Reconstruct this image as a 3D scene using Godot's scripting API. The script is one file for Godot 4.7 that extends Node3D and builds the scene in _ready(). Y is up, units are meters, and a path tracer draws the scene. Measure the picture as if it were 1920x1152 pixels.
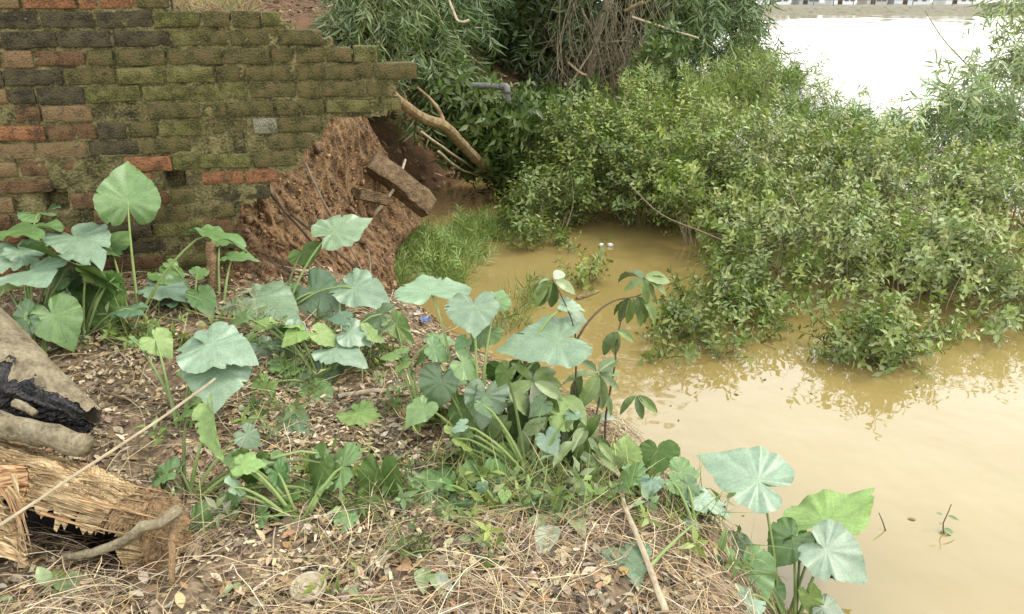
extends Node3D

# ------------------------------------------------------------------ helpers
const F := 1507.0
const EYE := Vector3(0, 2.1, 0)
const PITCH := -0.36303
var cam_basis := Basis(Vector3.RIGHT, PITCH)
var rng := RandomNumberGenerator.new()
var M := {}
var taken := {}

func rf(a: float, b: float) -> float: return rng.randf_range(a, b)

func lin(r: float, g: float, b: float) -> Color: return Color(r, g, b).linear_to_srgb()

# a point seen at a place of the photograph (1920 x 1152), d metres along the view axis
func at(px: float, py: float, d: float) -> Vector3:
	return EYE + cam_basis * Vector3((px - 960.0) / F * d, -(py - 576.0) / F * d, -d)

func ray(px: float, py: float) -> Vector3: return at(px, py, 1.0) - EYE

func on_y(px: float, py: float, y: float) -> Vector3:
	var r := ray(px, py)
	return EYE + r * ((y - EYE.y) / r.y)

func on(px: float, py: float) -> Vector3:
	var r := ray(px, py)
	var t := 0.8
	while t < 7.0:
		var p := EYE + r * t
		if p.y < ground_h(p.x, p.z): return p
		t += 0.01
	return EYE + r * t

func depth_of(p: Vector3) -> float: return -((cam_basis.inverse() * (p - EYE)).z)

func numbered(n: String) -> String:
	if not taken.has(n):
		taken[n] = 0
		return n
	taken[n] += 1
	return "%s_%03d" % [n, taken[n]]

func tag(o: Node3D, label: String, category: String, group := "") -> Node3D:
	o.set_meta("label", label)
	o.set_meta("category", category)
	if group != "": o.set_meta("group", group)
	return o

func thing(called: String, label: String, category: String, where := Vector3.ZERO, group := "") -> Node3D:
	var o := Node3D.new()
	o.name = numbered(called)
	add_child(o, true)
	o.position = where
	return tag(o, label, category, group)

func part(called: String, mesh: Mesh, mat: Material, parent: Node3D, stuff := false) -> MeshInstance3D:
	var o := MeshInstance3D.new()
	o.name = called if parent != self else numbered(called)
	o.mesh = mesh
	o.material_override = mat
	parent.add_child(o, true)
	if parent != self: o.position = -root_of(parent)
	if stuff: o.set_meta("kind", "stuff")
	return o

# meshes are written in world coordinates; a thing's own place is taken off again
func root_of(n: Node3D) -> Vector3:
	var p := Vector3.ZERO
	var k: Node = n
	while k != self and k is Node3D:
		p += k.position
		k = k.get_parent()
	return p

func struct(called: String, mesh: Mesh, mat: Material) -> MeshInstance3D:
	var o := part(called, mesh, mat, self)
	o.set_meta("kind", "structure")
	return o

class MB:
	var v := PackedVector3Array()
	var uv := PackedVector2Array()
	var c := PackedColorArray()
	var ix := PackedInt32Array()
	func p(a: Vector3, t := Vector2.ZERO, col := Color.WHITE) -> int:
		v.append(a); uv.append(t); c.append(col)
		return v.size() - 1
	func tri(a: int, b: int, d: int) -> void:
		ix.append(a); ix.append(b); ix.append(d)
	func quad(a: int, b: int, d: int, e: int) -> void:
		tri(a, b, d); tri(a, d, e)
	func mesh() -> ArrayMesh:
		var n := PackedVector3Array()
		n.resize(v.size())
		for i in range(0, ix.size(), 3):
			var a := v[ix[i]]
			var k := (v[ix[i + 2]] - a).cross(v[ix[i + 1]] - a)
			n[ix[i]] += k; n[ix[i + 1]] += k; n[ix[i + 2]] += k
		for i in n.size():
			n[i] = n[i].normalized() if n[i].length_squared() > 1e-20 else Vector3.UP
		var arr := []
		arr.resize(Mesh.ARRAY_MAX)
		arr[Mesh.ARRAY_VERTEX] = v
		arr[Mesh.ARRAY_NORMAL] = n
		arr[Mesh.ARRAY_TEX_UV] = uv
		arr[Mesh.ARRAY_COLOR] = c
		arr[Mesh.ARRAY_INDEX] = ix
		var m := ArrayMesh.new()
		m.add_surface_from_arrays(Mesh.PRIMITIVE_TRIANGLES, arr)
		return m

# a tapered tube through points; wob is the unevenness as a share of the radius
func tube(b: MB, pts: PackedVector3Array, r0: float, r1: float, sides := 5, wob := 0.0, cap := true, col := Color.WHITE) -> void:
	var first := b.v.size()
	var n := pts.size()
	var side := Vector3.ZERO
	var len_now := 0.0
	for i in n:
		var d := (pts[mini(i + 1, n - 1)] - pts[maxi(i - 1, 0)]).normalized()
		if side == Vector3.ZERO: side = d.cross(Vector3(0.31, 0.9, 0.17)).normalized()
		side = (side - d * side.dot(d)).normalized()
		var up := d.cross(side)
		var t := float(i) / (n - 1)
		var r := lerpf(r0, r1, t)
		if i > 0: len_now += pts[i].distance_to(pts[i - 1])
		for k in sides + 1:
			var a := TAU * (k % sides) / sides
			var rr := r
			if wob > 0.0: rr *= 1.0 + wob * sin(a * 2.0 + i * 1.7) * sin(i * 2.3 + a * 3.0 + r0 * 900.0)
			b.p(pts[i] + (side * cos(a) + up * sin(a)) * rr, Vector2(float(k) / sides, len_now), col)
	for i in n - 1:
		for k in sides:
			var a := first + i * (sides + 1) + k
			b.quad(a, a + 1, a + sides + 2, a + sides + 1)
	if cap:
		for e in [0, n - 1]:
			var c0 := b.p(pts[e], Vector2(0.5, len_now), col)
			for k in sides:
				var a: int = first + e * (sides + 1) + k
				if e == 0: b.tri(c0, a + 1, a)
				else: b.tri(c0, a, a + 1)

func path(ctrl: Array, n: int) -> PackedVector3Array:
	var cv := Curve3D.new()
	var m := ctrl.size()
	for i in m:
		var d: Vector3 = (ctrl[mini(i + 1, m - 1)] - ctrl[maxi(i - 1, 0)]) / 6.0
		cv.add_point(ctrl[i], -d, d)
	cv.bake_interval = 0.01 + cv.get_point_position(0).distance_to(cv.get_point_position(m - 1)) / 200.0
	var out := PackedVector3Array()
	var l := cv.get_baked_length()
	for i in n: out.append(cv.sample_baked(l * i / (n - 1)))
	return out

func rough_path(a: Vector3, z: Vector3, n: int, amp: float) -> PackedVector3Array:
	var out := PackedVector3Array()
	for i in n:
		var t := float(i) / (n - 1)
		var q := a.lerp(z, t)
		if i > 0 and i < n - 1: q += Vector3(rf(-amp, amp), rf(-amp, amp), rf(-amp, amp))
		out.append(q)
	return out

# ------------------------------------------------------------------ textures
func noise_bytes(size: int, sd: int, freq: float, oct := 4, type := FastNoiseLite.TYPE_SIMPLEX_SMOOTH, squash := Vector2.ONE) -> PackedByteArray:
	var n := FastNoiseLite.new()
	n.seed = sd
	n.frequency = freq
	n.noise_type = type
	n.fractal_octaves = oct
	var im: Image
	if squash == Vector2.ONE:
		im = n.get_seamless_image(size, size, false, false, 0.1, true)
	else:
		im = n.get_seamless_image(int(size / squash.x), int(size / squash.y), false, false, 0.1, true)
		im.resize(size, size, Image.INTERPOLATE_CUBIC)
	im.convert(Image.FORMAT_L8)
	return im.get_data()

# colours (linear) along a ramp picked by one noise, shaken by a finer one
func ramp_image(size: int, sd: int, freq: float, cols: Array, fine := 0.5, fine_freq := 0.08, squash := Vector2.ONE) -> Array:
	var a := noise_bytes(size, sd, freq, 4, FastNoiseLite.TYPE_SIMPLEX_SMOOTH, squash)
	var b := noise_bytes(size, sd + 7, fine_freq, 3, FastNoiseLite.TYPE_SIMPLEX_SMOOTH, squash)
	var lut := PackedByteArray()
	lut.resize(768)
	for i in 256:
		var f := i / 255.0 * (cols.size() - 1)
		var k := mini(int(f), cols.size() - 2)
		var col: Color = (cols[k] as Color).lerp(cols[k + 1], f - k).linear_to_srgb()
		lut[i * 3] = int(clampf(col.r, 0, 1) * 255)
		lut[i * 3 + 1] = int(clampf(col.g, 0, 1) * 255)
		lut[i * 3 + 2] = int(clampf(col.b, 0, 1) * 255)
	var out := PackedByteArray()
	out.resize(size * size * 3)
	var h := PackedByteArray()
	h.resize(size * size)
	for i in size * size:
		var t := clampi(int(128 + (a[i] - 128) * 1.25 + (b[i] - 128) * fine), 0, 255)
		h[i] = clampi(int(b[i] * 0.65 + a[i] * 0.35), 0, 255)
		t *= 3
		out[i * 3] = lut[t]; out[i * 3 + 1] = lut[t + 1]; out[i * 3 + 2] = lut[t + 2]
	return [Image.create_from_data(size, size, false, Image.FORMAT_RGB8, out), Image.create_from_data(size, size, false, Image.FORMAT_L8, h)]

func surf(size: int, sd: int, freq: float, cols: Array, rough: float, scale: float, bump := 0.0, fine := 0.5, fine_freq := 0.08, tri := true, squash := Vector2.ONE) -> StandardMaterial3D:
	var ims := ramp_image(size, sd, freq, cols, fine, fine_freq, squash)
	var m := StandardMaterial3D.new()
	m.albedo_texture = ImageTexture.create_from_image(ims[0])
	m.roughness = rough
	m.metallic_specular = 0.35
	if tri:
		m.uv1_triplanar = true
		m.uv1_world_triplanar = true
	m.uv1_scale = Vector3(scale, scale, scale)
	if bump > 0.0:
		m.heightmap_enabled = true
		m.heightmap_texture = ImageTexture.create_from_image(ims[1])
		m.heightmap_scale = bump
	return m

func leafy(back: float, rough := 0.45) -> StandardMaterial3D:
	var m := StandardMaterial3D.new()
	m.vertex_color_use_as_albedo = true
	m.roughness = rough
	m.metallic_specular = 0.5
	m.backlight_enabled = true
	m.backlight = Color(0.75 * back, back, 0.3 * back)
	m.cull_mode = BaseMaterial3D.CULL_DISABLED
	return m

func plain(c: Color, rough := 0.8) -> StandardMaterial3D:
	var m := StandardMaterial3D.new()
	m.albedo_color = c.linear_to_srgb()
	m.roughness = rough
	return m

# the blade of a taro leaf: pale midrib, side veins, mottling (1.0 = plain)
func taro_texture() -> Image:
	var size := 512
	var mott := noise_bytes(size, 91, 0.012, 4)
	var fine := noise_bytes(size, 92, 0.06, 3)
	var out := PackedByteArray()
	out.resize(size * size * 3)
	for y in size:
		var u := 1.05 - float(y) / size * 1.8
		for x in size:
			var v := absf((float(x) / size - 0.5) * 1.8)
			var c := u - v * 0.75
			var near := 1.0
			if c > 0.0:
				var k := c / 0.17
				near = absf(k - roundf(k)) * 0.17 * 0.8
			else:
				var r := sqrt(u * u + v * v)
				var k := atan2(v, u) / 0.42
				near = absf(k - roundf(k)) * 0.42 * r
			near = minf(near, v * 1.0)
			var vein := clampf(1.0 - near / 0.012, 0.0, 1.0)
			var soft := clampf(1.0 - near / 0.05, 0.0, 1.0)
			var i := y * size + x
			var t := 0.86 + (mott[i] - 128) / 128.0 * 0.07 + (fine[i] - 128) / 128.0 * 0.07 - soft * 0.06
			var rr := clampf(t + vein * 0.12, 0, 1)
			var gg := clampf(t + vein * 0.11, 0, 1)
			var bb := clampf(t * 0.98 + vein * 0.06, 0, 1)
			out[i * 3] = int(rr * 255); out[i * 3 + 1] = int(gg * 255); out[i * 3 + 2] = int(bb * 255)
	return Image.create_from_data(size, size, false, Image.FORMAT_RGB8, out)

func make_materials() -> void:
	var tt := ImageTexture.create_from_image(taro_texture())
	var tones := [lin(0.265, 0.385, 0.255), lin(0.18, 0.305, 0.11), lin(0.29, 0.41, 0.14), lin(0.12, 0.195, 0.055), lin(0.155, 0.25, 0.135)]
	for i in 5:
		var m := StandardMaterial3D.new()
		m.albedo_texture = tt
		m.albedo_color = tones[i]
		m.roughness = [0.44, 0.44, 0.48, 0.55, 0.42][i]
		m.metallic_specular = [0.6, 0.5, 0.4, 0.3, 0.5][i]
		m.backlight_enabled = true
		m.backlight = Color(0.28, 0.42, 0.06)
		m.cull_mode = BaseMaterial3D.CULL_DISABLED
		m.vertex_color_use_as_albedo = true
		M["taro%d" % i] = m
	for i in 4:
		var m := StandardMaterial3D.new()
		m.albedo_texture = tt
		m.albedo_color = [lin(0.20, 0.28, 0.085), lin(0.28, 0.355, 0.165), lin(0.14, 0.20, 0.07), lin(0.40, 0.45, 0.33)][i]
		m.roughness = 0.42
		m.backlight_enabled = true
		m.backlight = Color(0.25, 0.36, 0.06)
		m.cull_mode = BaseMaterial3D.CULL_DISABLED
		M["broad%d" % i] = m
	M.petiole = surf(128, 5, 0.02, [Color(0.15, 0.22, 0.06), Color(0.24, 0.30, 0.11)], 0.5, 3.0)
	M.petiole_dark = surf(128, 6, 0.02, [Color(0.07, 0.10, 0.03), Color(0.14, 0.17, 0.06)], 0.5, 3.0)
	M.foliage = leafy(0.7, 0.42)
	M.bamboo_leaf = leafy(0.5, 0.5)
	M.grass = leafy(0.45, 0.5)
	var dry := leafy(0.12, 0.85)
	dry.backlight = Color(0.12, 0.08, 0.03)
	M.dry = dry
	M.twig = surf(128, 11, 0.03, [Color(0.10, 0.07, 0.045), Color(0.26, 0.2, 0.13)], 0.85, 4.0)
	M.vine = surf(128, 15, 0.03, [Color(0.075, 0.06, 0.034), Color(0.23, 0.195, 0.12)], 0.9, 3.0)
	M.twig_pale = surf(128, 12, 0.03, [Color(0.24, 0.19, 0.12), Color(0.44, 0.37, 0.25)], 0.8, 4.0)
	M.twig_dark = surf(128, 13, 0.03, [Color(0.035, 0.025, 0.018), Color(0.11, 0.08, 0.05)], 0.85, 4.0)
	M.ochre_bark = surf(256, 14, 0.015, [Color(0.08, 0.055, 0.028), Color(0.22, 0.155, 0.075), Color(0.30, 0.225, 0.12)], 0.8, 2.5, 0.5)
	M.soil = surf(512, 21, 0.01, [Color(0.09, 0.065, 0.04), Color(0.18, 0.13, 0.08), Color(0.27, 0.20, 0.13)], 0.95, 1.3, 1.2, 1.1, 0.06)
	M.red_soil = surf(512, 22, 0.008, [Color(0.036, 0.022, 0.012), Color(0.10, 0.056, 0.026), Color(0.185, 0.108, 0.05), Color(0.28, 0.18, 0.092)], 0.95, 1.5, 2.2, 1.3, 0.06)
	M.masonry = surf(256, 24, 0.02, [Color(0.055, 0.038, 0.022), Color(0.13, 0.085, 0.046), Color(0.21, 0.145, 0.08)], 0.95, 3.0, 2.0, 1.2, 0.08)
	M.hill = surf(512, 23, 0.01, [Color(0.05, 0.032, 0.02), Color(0.13, 0.075, 0.042), Color(0.19, 0.10, 0.055), Color(0.12, 0.095, 0.045)], 0.95, 1.1, 3.0, 0.9, 0.05)
	M.mortar = surf(512, 31, 0.009, [Color(0.025, 0.022, 0.012), Color(0.08, 0.07, 0.03), Color(0.15, 0.13, 0.052), Color(0.20, 0.165, 0.08)], 0.95, 1.6, 1.4, 1.2, 0.07)
	var br := [
		[Color(0.051, 0.038, 0.019), Color(0.128, 0.060, 0.029), Color(0.230, 0.098, 0.043), Color(0.255, 0.128, 0.060)],
		[Color(0.038, 0.030, 0.015), Color(0.102, 0.058, 0.029), Color(0.153, 0.081, 0.039), Color(0.102, 0.076, 0.034)],
		[Color(0.019, 0.017, 0.010), Color(0.047, 0.039, 0.022), Color(0.072, 0.056, 0.031), Color(0.076, 0.066, 0.029)],
		[Color(0.030, 0.027, 0.011), Color(0.072, 0.065, 0.023), Color(0.098, 0.087, 0.031), Color(0.128, 0.078, 0.038)],
		[Color(0.038, 0.038, 0.013), Color(0.085, 0.083, 0.024), Color(0.123, 0.112, 0.036), Color(0.157, 0.136, 0.060)],
		[Color(0.05, 0.046, 0.025), Color(0.14, 0.128, 0.08), Color(0.23, 0.215, 0.16), Color(0.10, 0.092, 0.042)],
		[Color(0.068, 0.055, 0.027), Color(0.145, 0.098, 0.049), Color(0.196, 0.115, 0.058), Color(0.128, 0.111, 0.051)],
	]
	for i in br.size(): M["brick%d" % i] = surf(256, 40 + i, 0.014, br[i], 0.92, 3.2, 1.0, 1.3, 0.10)
	M.wood = surf(512, 51, 0.05, [Color(0.13, 0.075, 0.032), Color(0.33, 0.215, 0.10), Color(0.52, 0.38, 0.205), Color(0.60, 0.47, 0.28)], 0.75, 1.0, 1.0, 0.8, 0.12, false, Vector2(1, 12))
	M.wood.uv1_scale = Vector3(1.0, 1.6, 1)
	M.wood_red = surf(256, 52, 0.05, [Color(0.18, 0.085, 0.035), Color(0.38, 0.21, 0.095), Color(0.56, 0.38, 0.2)], 0.75, 1.0, 0.8, 0.8, 0.1, false, Vector2(1, 10))
	M.bark = surf(512, 53, 0.012, [Color(0.075, 0.06, 0.035), Color(0.16, 0.13, 0.08), Color(0.215, 0.18, 0.11), Color(0.27, 0.235, 0.155)], 0.9, 1.8, 1.0, 0.9, 0.06)
	M.bark_brown = surf(512, 54, 0.012, [Color(0.08, 0.05, 0.025), Color(0.22, 0.14, 0.07), Color(0.33, 0.22, 0.12)], 0.9, 2.2, 1.4, 1.0, 0.07)
	M.char = surf(256, 55, 0.02, [Color(0.006, 0.006, 0.006), Color(0.02, 0.018, 0.018), Color(0.05, 0.046, 0.045)], 0.42, 3.0, 2.2, 0.9, 0.07)
	M.hollow = surf(128, 56, 0.03, [Color(0.004, 0.003, 0.002), Color(0.015, 0.01, 0.007)], 0.95, 3.0, 1.0)  # near-black lining: the darkness of the hollow is put into the colour
	M.white = plain(Color(0.5, 0.5, 0.47), 0.6)
	M.pipe = surf(128, 57, 0.02, [Color(0.08, 0.08, 0.065), Color(0.19, 0.19, 0.17)], 0.6, 2.0)
	M.tin = surf(128, 58, 0.03, [Color(0.22, 0.15, 0.08), Color(0.36, 0.30, 0.20), Color(0.46, 0.41, 0.31)], 0.65, 6.0)
	M.tin.metallic = 0.2
	M.blue = plain(Color(0.07, 0.15, 0.36), 0.6)
	# muddy water: opaque with silt, with the gloss of a calm surface
	var w := StandardMaterial3D.new()
	w.albedo_texture = ImageTexture.create_from_image(ramp_image(256, 61, 0.008, [Color(0.226, 0.166, 0.056), Color(0.246, 0.183, 0.064), Color(0.266, 0.200, 0.075)], 0.15, 0.03)[0])
	w.roughness = 0.03
	w.metallic_specular = 1.0
	w.uv1_triplanar = true
	w.uv1_world_triplanar = true
	w.uv1_scale = Vector3(0.22, 0.22, 0.22)
	w.normal_enabled = true
	var nb := Image.create_from_data(512, 512, false, Image.FORMAT_L8, noise_bytes(512, 62, 0.022, 3, FastNoiseLite.TYPE_SIMPLEX_SMOOTH, Vector2(1, 1)))
	nb.bump_map_to_normal_map(1.6)
	w.normal_texture = ImageTexture.create_from_image(nb)
	w.normal_scale = 0.3
	M.water = w

# ------------------------------------------------------------------ the land
var lip := PackedVector2Array()
var shore := PackedVector2Array()
var land_noise := FastNoiseLite.new()
var fine_noise := FastNoiseLite.new()
const GX0 := -4.2
const GZ0 := -6.6
const GS := 0.035
const GW := 186
const GH := 220
var hg := PackedFloat32Array()
var pits := []
var soil_rows := []

# signed distance to a polyline, positive on its left-hand (land) side
func side_of(p: Vector2, line: PackedVector2Array) -> float:
	var best := 1e9
	var sgn := 1.0
	for i in line.size() - 1:
		var a := line[i]
		var e := line[i + 1] - a
		var t := clampf((p - a).dot(e) / e.length_squared(), 0, 1)
		var q := a + e * t
		var d := p.distance_squared_to(q)
		if d < best - 1e-7:
			best = d
			sgn = 1.0 if e.cross(p - a) > 0 else -1.0
	return sqrt(best) * sgn

func raw_h(x: float, z: float) -> float:
	var s := side_of(Vector2(x, z), lip) + land_noise.get_noise_2d(x * 40, z * 40) * 0.05
	var h := 0.0
	if s > 0.0: h = 0.36 + 0.22 * (1.0 - exp(-s * 2.2))
	else: h = 0.36 + s * 1.5
	h = maxf(h, -0.7)
	if s > 0.0:
		h += 0.26 * smoothstep(-2.6, -4.0, z) * smoothstep(0.2, -1.6, x + 0.3)
	for q in pits: h -= q[3] * exp(-pow((x - q[0]) / q[2], 2.0) - pow((z - q[1]) / q[2], 2.0))
	h -= 0.6 * smoothstep(-4.42, -4.8, z) * smoothstep(-2.0, -1.4, x)
	h += land_noise.get_noise_2d(x * 22 + 50, z * 22) * 0.05
	h += fine_noise.get_noise_2d(x * 100, z * 100) * 0.022
	return h

func ground_h(x: float, z: float) -> float:
	var fx := clampf((x - GX0) / GS, 0, GW - 1.001)
	var fz := clampf((z - GZ0) / GS, 0, GH - 1.001)
	var i := int(fx)
	var k := int(fz)
	var tx := fx - i
	var tz := fz - k
	var a := lerpf(hg[k * GW + i], hg[k * GW + i + 1], tx)
	var b := lerpf(hg[(k + 1) * GW + i], hg[(k + 1) * GW + i + 1], tx)
	return lerpf(a, b, tz)

func ground_n(x: float, z: float) -> Vector3:
	var e := 0.05
	return Vector3(ground_h(x - e, z) - ground_h(x + e, z), 2 * e, ground_h(x, z - e) - ground_h(x, z + e)).normalized()

func hill_h(x: float, z: float) -> float:
	var s := side_of(Vector2(x, z), shore)
	var h := -0.35 + 1.05 * s if s > 0 else -0.35 + s * 0.8
	if h > 1.95: h = 1.95 + (h - 1.95) * 0.16
	var xb := -1.12 + 0.34 * (z + 4.6)
	h = maxf(h, lerpf(h, 2.0 + 0.10 * (-5.0 - z), smoothstep(xb, xb - 0.3, x) * smoothstep(-4.7, -5.05, z)))
	h += land_noise.get_noise_2d(x * 14, z * 14 + 30) * 0.10 + fine_noise.get_noise_2d(x * 60, z * 60) * 0.05 + fine_noise.get_noise_2d(x * 170, z * 170) * 0.05
	return maxf(h, -0.8)

func grid_mesh(nx: int, nz: int, fn: Callable) -> ArrayMesh:
	var b := MB.new()
	for k in nz:
		for i in nx:
			b.p(fn.call(i, k), Vector2(float(i) / nx, float(k) / nz))
	for k in nz - 1:
		for i in nx - 1:
			var a := k * nx + i
			b.quad(a, a + 1, a + nx + 1, a + nx)
	return b.mesh()

func build_land() -> void:
	land_noise.seed = 3
	land_noise.frequency = 0.02
	fine_noise.seed = 9
	fine_noise.frequency = 0.05
	for q in [[0.9, 1.2], [0.72, -0.6], [0.66, -1.6], [0.7, -2.0], [0.74, -2.35], [0.56, -2.7], [0.42, -3.1], [0.08, -3.6], [-0.34, -4.12], [-0.55, -4.5], [-0.75, -5.3], [-0.95, -5.7], [-1.8, -6.6], [-4.0, -8.0]]:
		lip.append(Vector2(q[0], q[1]))
	lip.reverse()
	for q in [[-0.7, -4.35], [-1.35, -5.6], [-1.45, -6.9], [-1.15, -8.4], [-0.6, -9.3], [-0.1, -10.2], [1.0, -10.9], [2.4, -11.6], [3.6, -13.5], [4.2, -18.0], [3.0, -30.0], [-2.0, -60.0]]:
		shore.append(Vector2(q[0], q[1]))
	# find which way round each line has the land on its positive side
	if side_of(Vector2(-2, -2.5), lip) < 0: lip.reverse()
	if side_of(Vector2(-4, -8), shore) < 0: shore.reverse()
	for q in [[20, 985], [70, 985], [120, 990], [165, 1000], [210, 1010], [256, 1050]]:
		var c := on_y(q[0], q[1], 0.5)
		pits.append([c.x, c.z, 0.085, 0.30])
	hg.resize(GW * GH)
	for k in GH:
		for i in GW:
			hg[k * GW + i] = raw_h(GX0 + i * GS, GZ0 + k * GS)
	struct("ground", grid_mesh(GW, GH, func(i, k): return Vector3(GX0 + i * GS, hg[k * GW + i], GZ0 + k * GS)), M.soil)
	struct("hillside", grid_mesh(150, 260, func(i, k):
		var x: float = -14.0 + i * 0.13
		var z: float = -40.0 + k * 0.1385
		var h := hill_h(x, z)
		# the near wall and the slope of soil hold the hill's foot
		if z > -4.35 + 0.23 * -(x + 0.5) * 1.0 + 0.0: h = minf(h, -0.5)
		return Vector3(x, h, z)), M.hill)
	# the slope of red soil that has slid out under the broken end of the wall
	var rows := [
		[[400, 330, 4.35], [500, 300, 4.8], [600, 215, 5.4], [640, 190, 5.9], [672, 195, 6.5], [676, 215, 7.4]],
		[[418, 380, 4.2], [520, 345, 4.65], [600, 285, 5.15], [660, 240, 5.75], [692, 245, 6.4], [700, 270, 7.4]],
		[[415, 440, 4.16], [510, 415, 4.45], [590, 372, 4.95], [660, 325, 5.7], [728, 310, 6.4], [742, 335, 7.4]],
		[[410, 500, 4.1], [510, 488, 4.35], [590, 450, 4.8], [655, 415, 5.4], [722, 400, 6.3], [798, 400, 7.4]],
		[[405, 565, 4.0], [510, 560, 4.15], [600, 545, 4.5], [670, 520, 5.0], [728, 490, 5.6], [742, 475, 6.4]],
		[[405, 640, 3.95], [510, 640, 4.1], [600, 640, 4.4], [680, 610, 4.9], [738, 570, 5.5], [752, 560, 6.3]],
	]
	var pts := []
	for r in rows:
		var line := []
		for q in r: line.append(at(q[0], q[1], q[2]))
		pts.append(line)
	soil_rows = pts
	struct("soil_slope", grid_mesh(150, 130, func(i, k):
		var u: float = i / 149.0 * 4.999
		var w: float = k / 129.0 * 4.999
		var p := patch(pts, w, u)
		var q := p * 1.0
		var n := Vector3(0.35, 0.45, 0.82)
		p += n * (land_noise.get_noise_3d(q.x * 60 + q.y * 25, q.y * 40, q.z * 60) * 0.16 + fine_noise.get_noise_3d(q.x * 190, q.y * 60, q.z * 190) * 0.075)
		return p), M.red_soil)

func spline(p: Array, t: float) -> Vector3:
	var i := mini(int(t), p.size() - 2)
	var f := t - i
	var a: Vector3 = p[maxi(i - 1, 0)]
	var b: Vector3 = p[i]
	var c: Vector3 = p[i + 1]
	var d: Vector3 = p[mini(i + 2, p.size() - 1)]
	return b.cubic_interpolate(c, a, d, f)

func patch(pts: Array, w: float, u: float) -> Vector3:
	var col := []
	for r in pts: col.append(spline(r, u))
	return spline(col, w)

# ------------------------------------------------------------------ the brick wall
const WA := Vector3(-2.3, 0, -3.7)
const WYAW := 0.2269
func wall_at(s: float, y: float, out := 0.0) -> Vector3:
	return WA + Vector3(cos(WYAW), 0, -sin(WYAW)) * s + Vector3(0, y, 0) + Vector3(sin(WYAW), 0, cos(WYAW)) * out

func wall_sy(px: float, py: float) -> Vector2:
	var r := ray(px, py)
	var n := Vector3(sin(WYAW), 0, cos(WYAW))
	var p := EYE + r * ((WA - EYE).dot(n) / r.dot(n))
	return Vector2((p - WA).dot(Vector3(cos(WYAW), 0, -sin(WYAW))), p.y)

func brick_mesh(sd: int) -> ArrayMesh:
	# a worn brick of size 1 x 1 x 1 with rounded, chipped edges and an uneven face
	var b := MB.new()
	var r := RandomNumberGenerator.new()
	r.seed = 700 + sd
	var us := [-0.5, -0.47, -0.2, 0.1, 0.3, 0.47, 0.5]
	var vs := [-0.5, -0.42, 0.0, 0.42, 0.5]
	for k in 5:
		for i in 7:
			var edge: bool = i == 0 or i == 6 or k == 0 or k == 4
			var x: float = us[i] + r.randf_range(-0.012, 0.012)
			var y: float = vs[k] + r.randf_range(-0.04, 0.04)
			var z := 0.5 + r.randf_range(-0.03, 0.03)
			if edge: z -= r.randf_range(0.02, 0.10)
			if (i == 0 or i == 6) and (k == 0 or k == 4):
				x *= r.randf_range(0.955, 1.0)
				y *= r.randf_range(0.84, 1.0)
			b.p(Vector3(x, y, z))
	for k in 4:
		for i in 6:
			var a := k * 7 + i
			b.quad(a, a + 7, a + 8, a + 1)
	var ring := []
	for i in 7: ring.append(i)
	for k in range(1, 5): ring.append(k * 7 + 6)
	for i in range(5, -1, -1): ring.append(28 + i)
	for k in range(3, 0, -1): ring.append(k * 7)
	var f := b.v.size()
	for q in ring: b.p(Vector3(b.v[q].x, b.v[q].y, -0.5))
	var n := ring.size()
	for i in n:
		var j := (i + 1) % n
		# the sides have edges of their own
		var a := b.p(b.v[ring[i]])
		var e := b.p(b.v[ring[j]])
		b.quad(a, e, f + j, f + i)
	return b.mesh()

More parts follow.
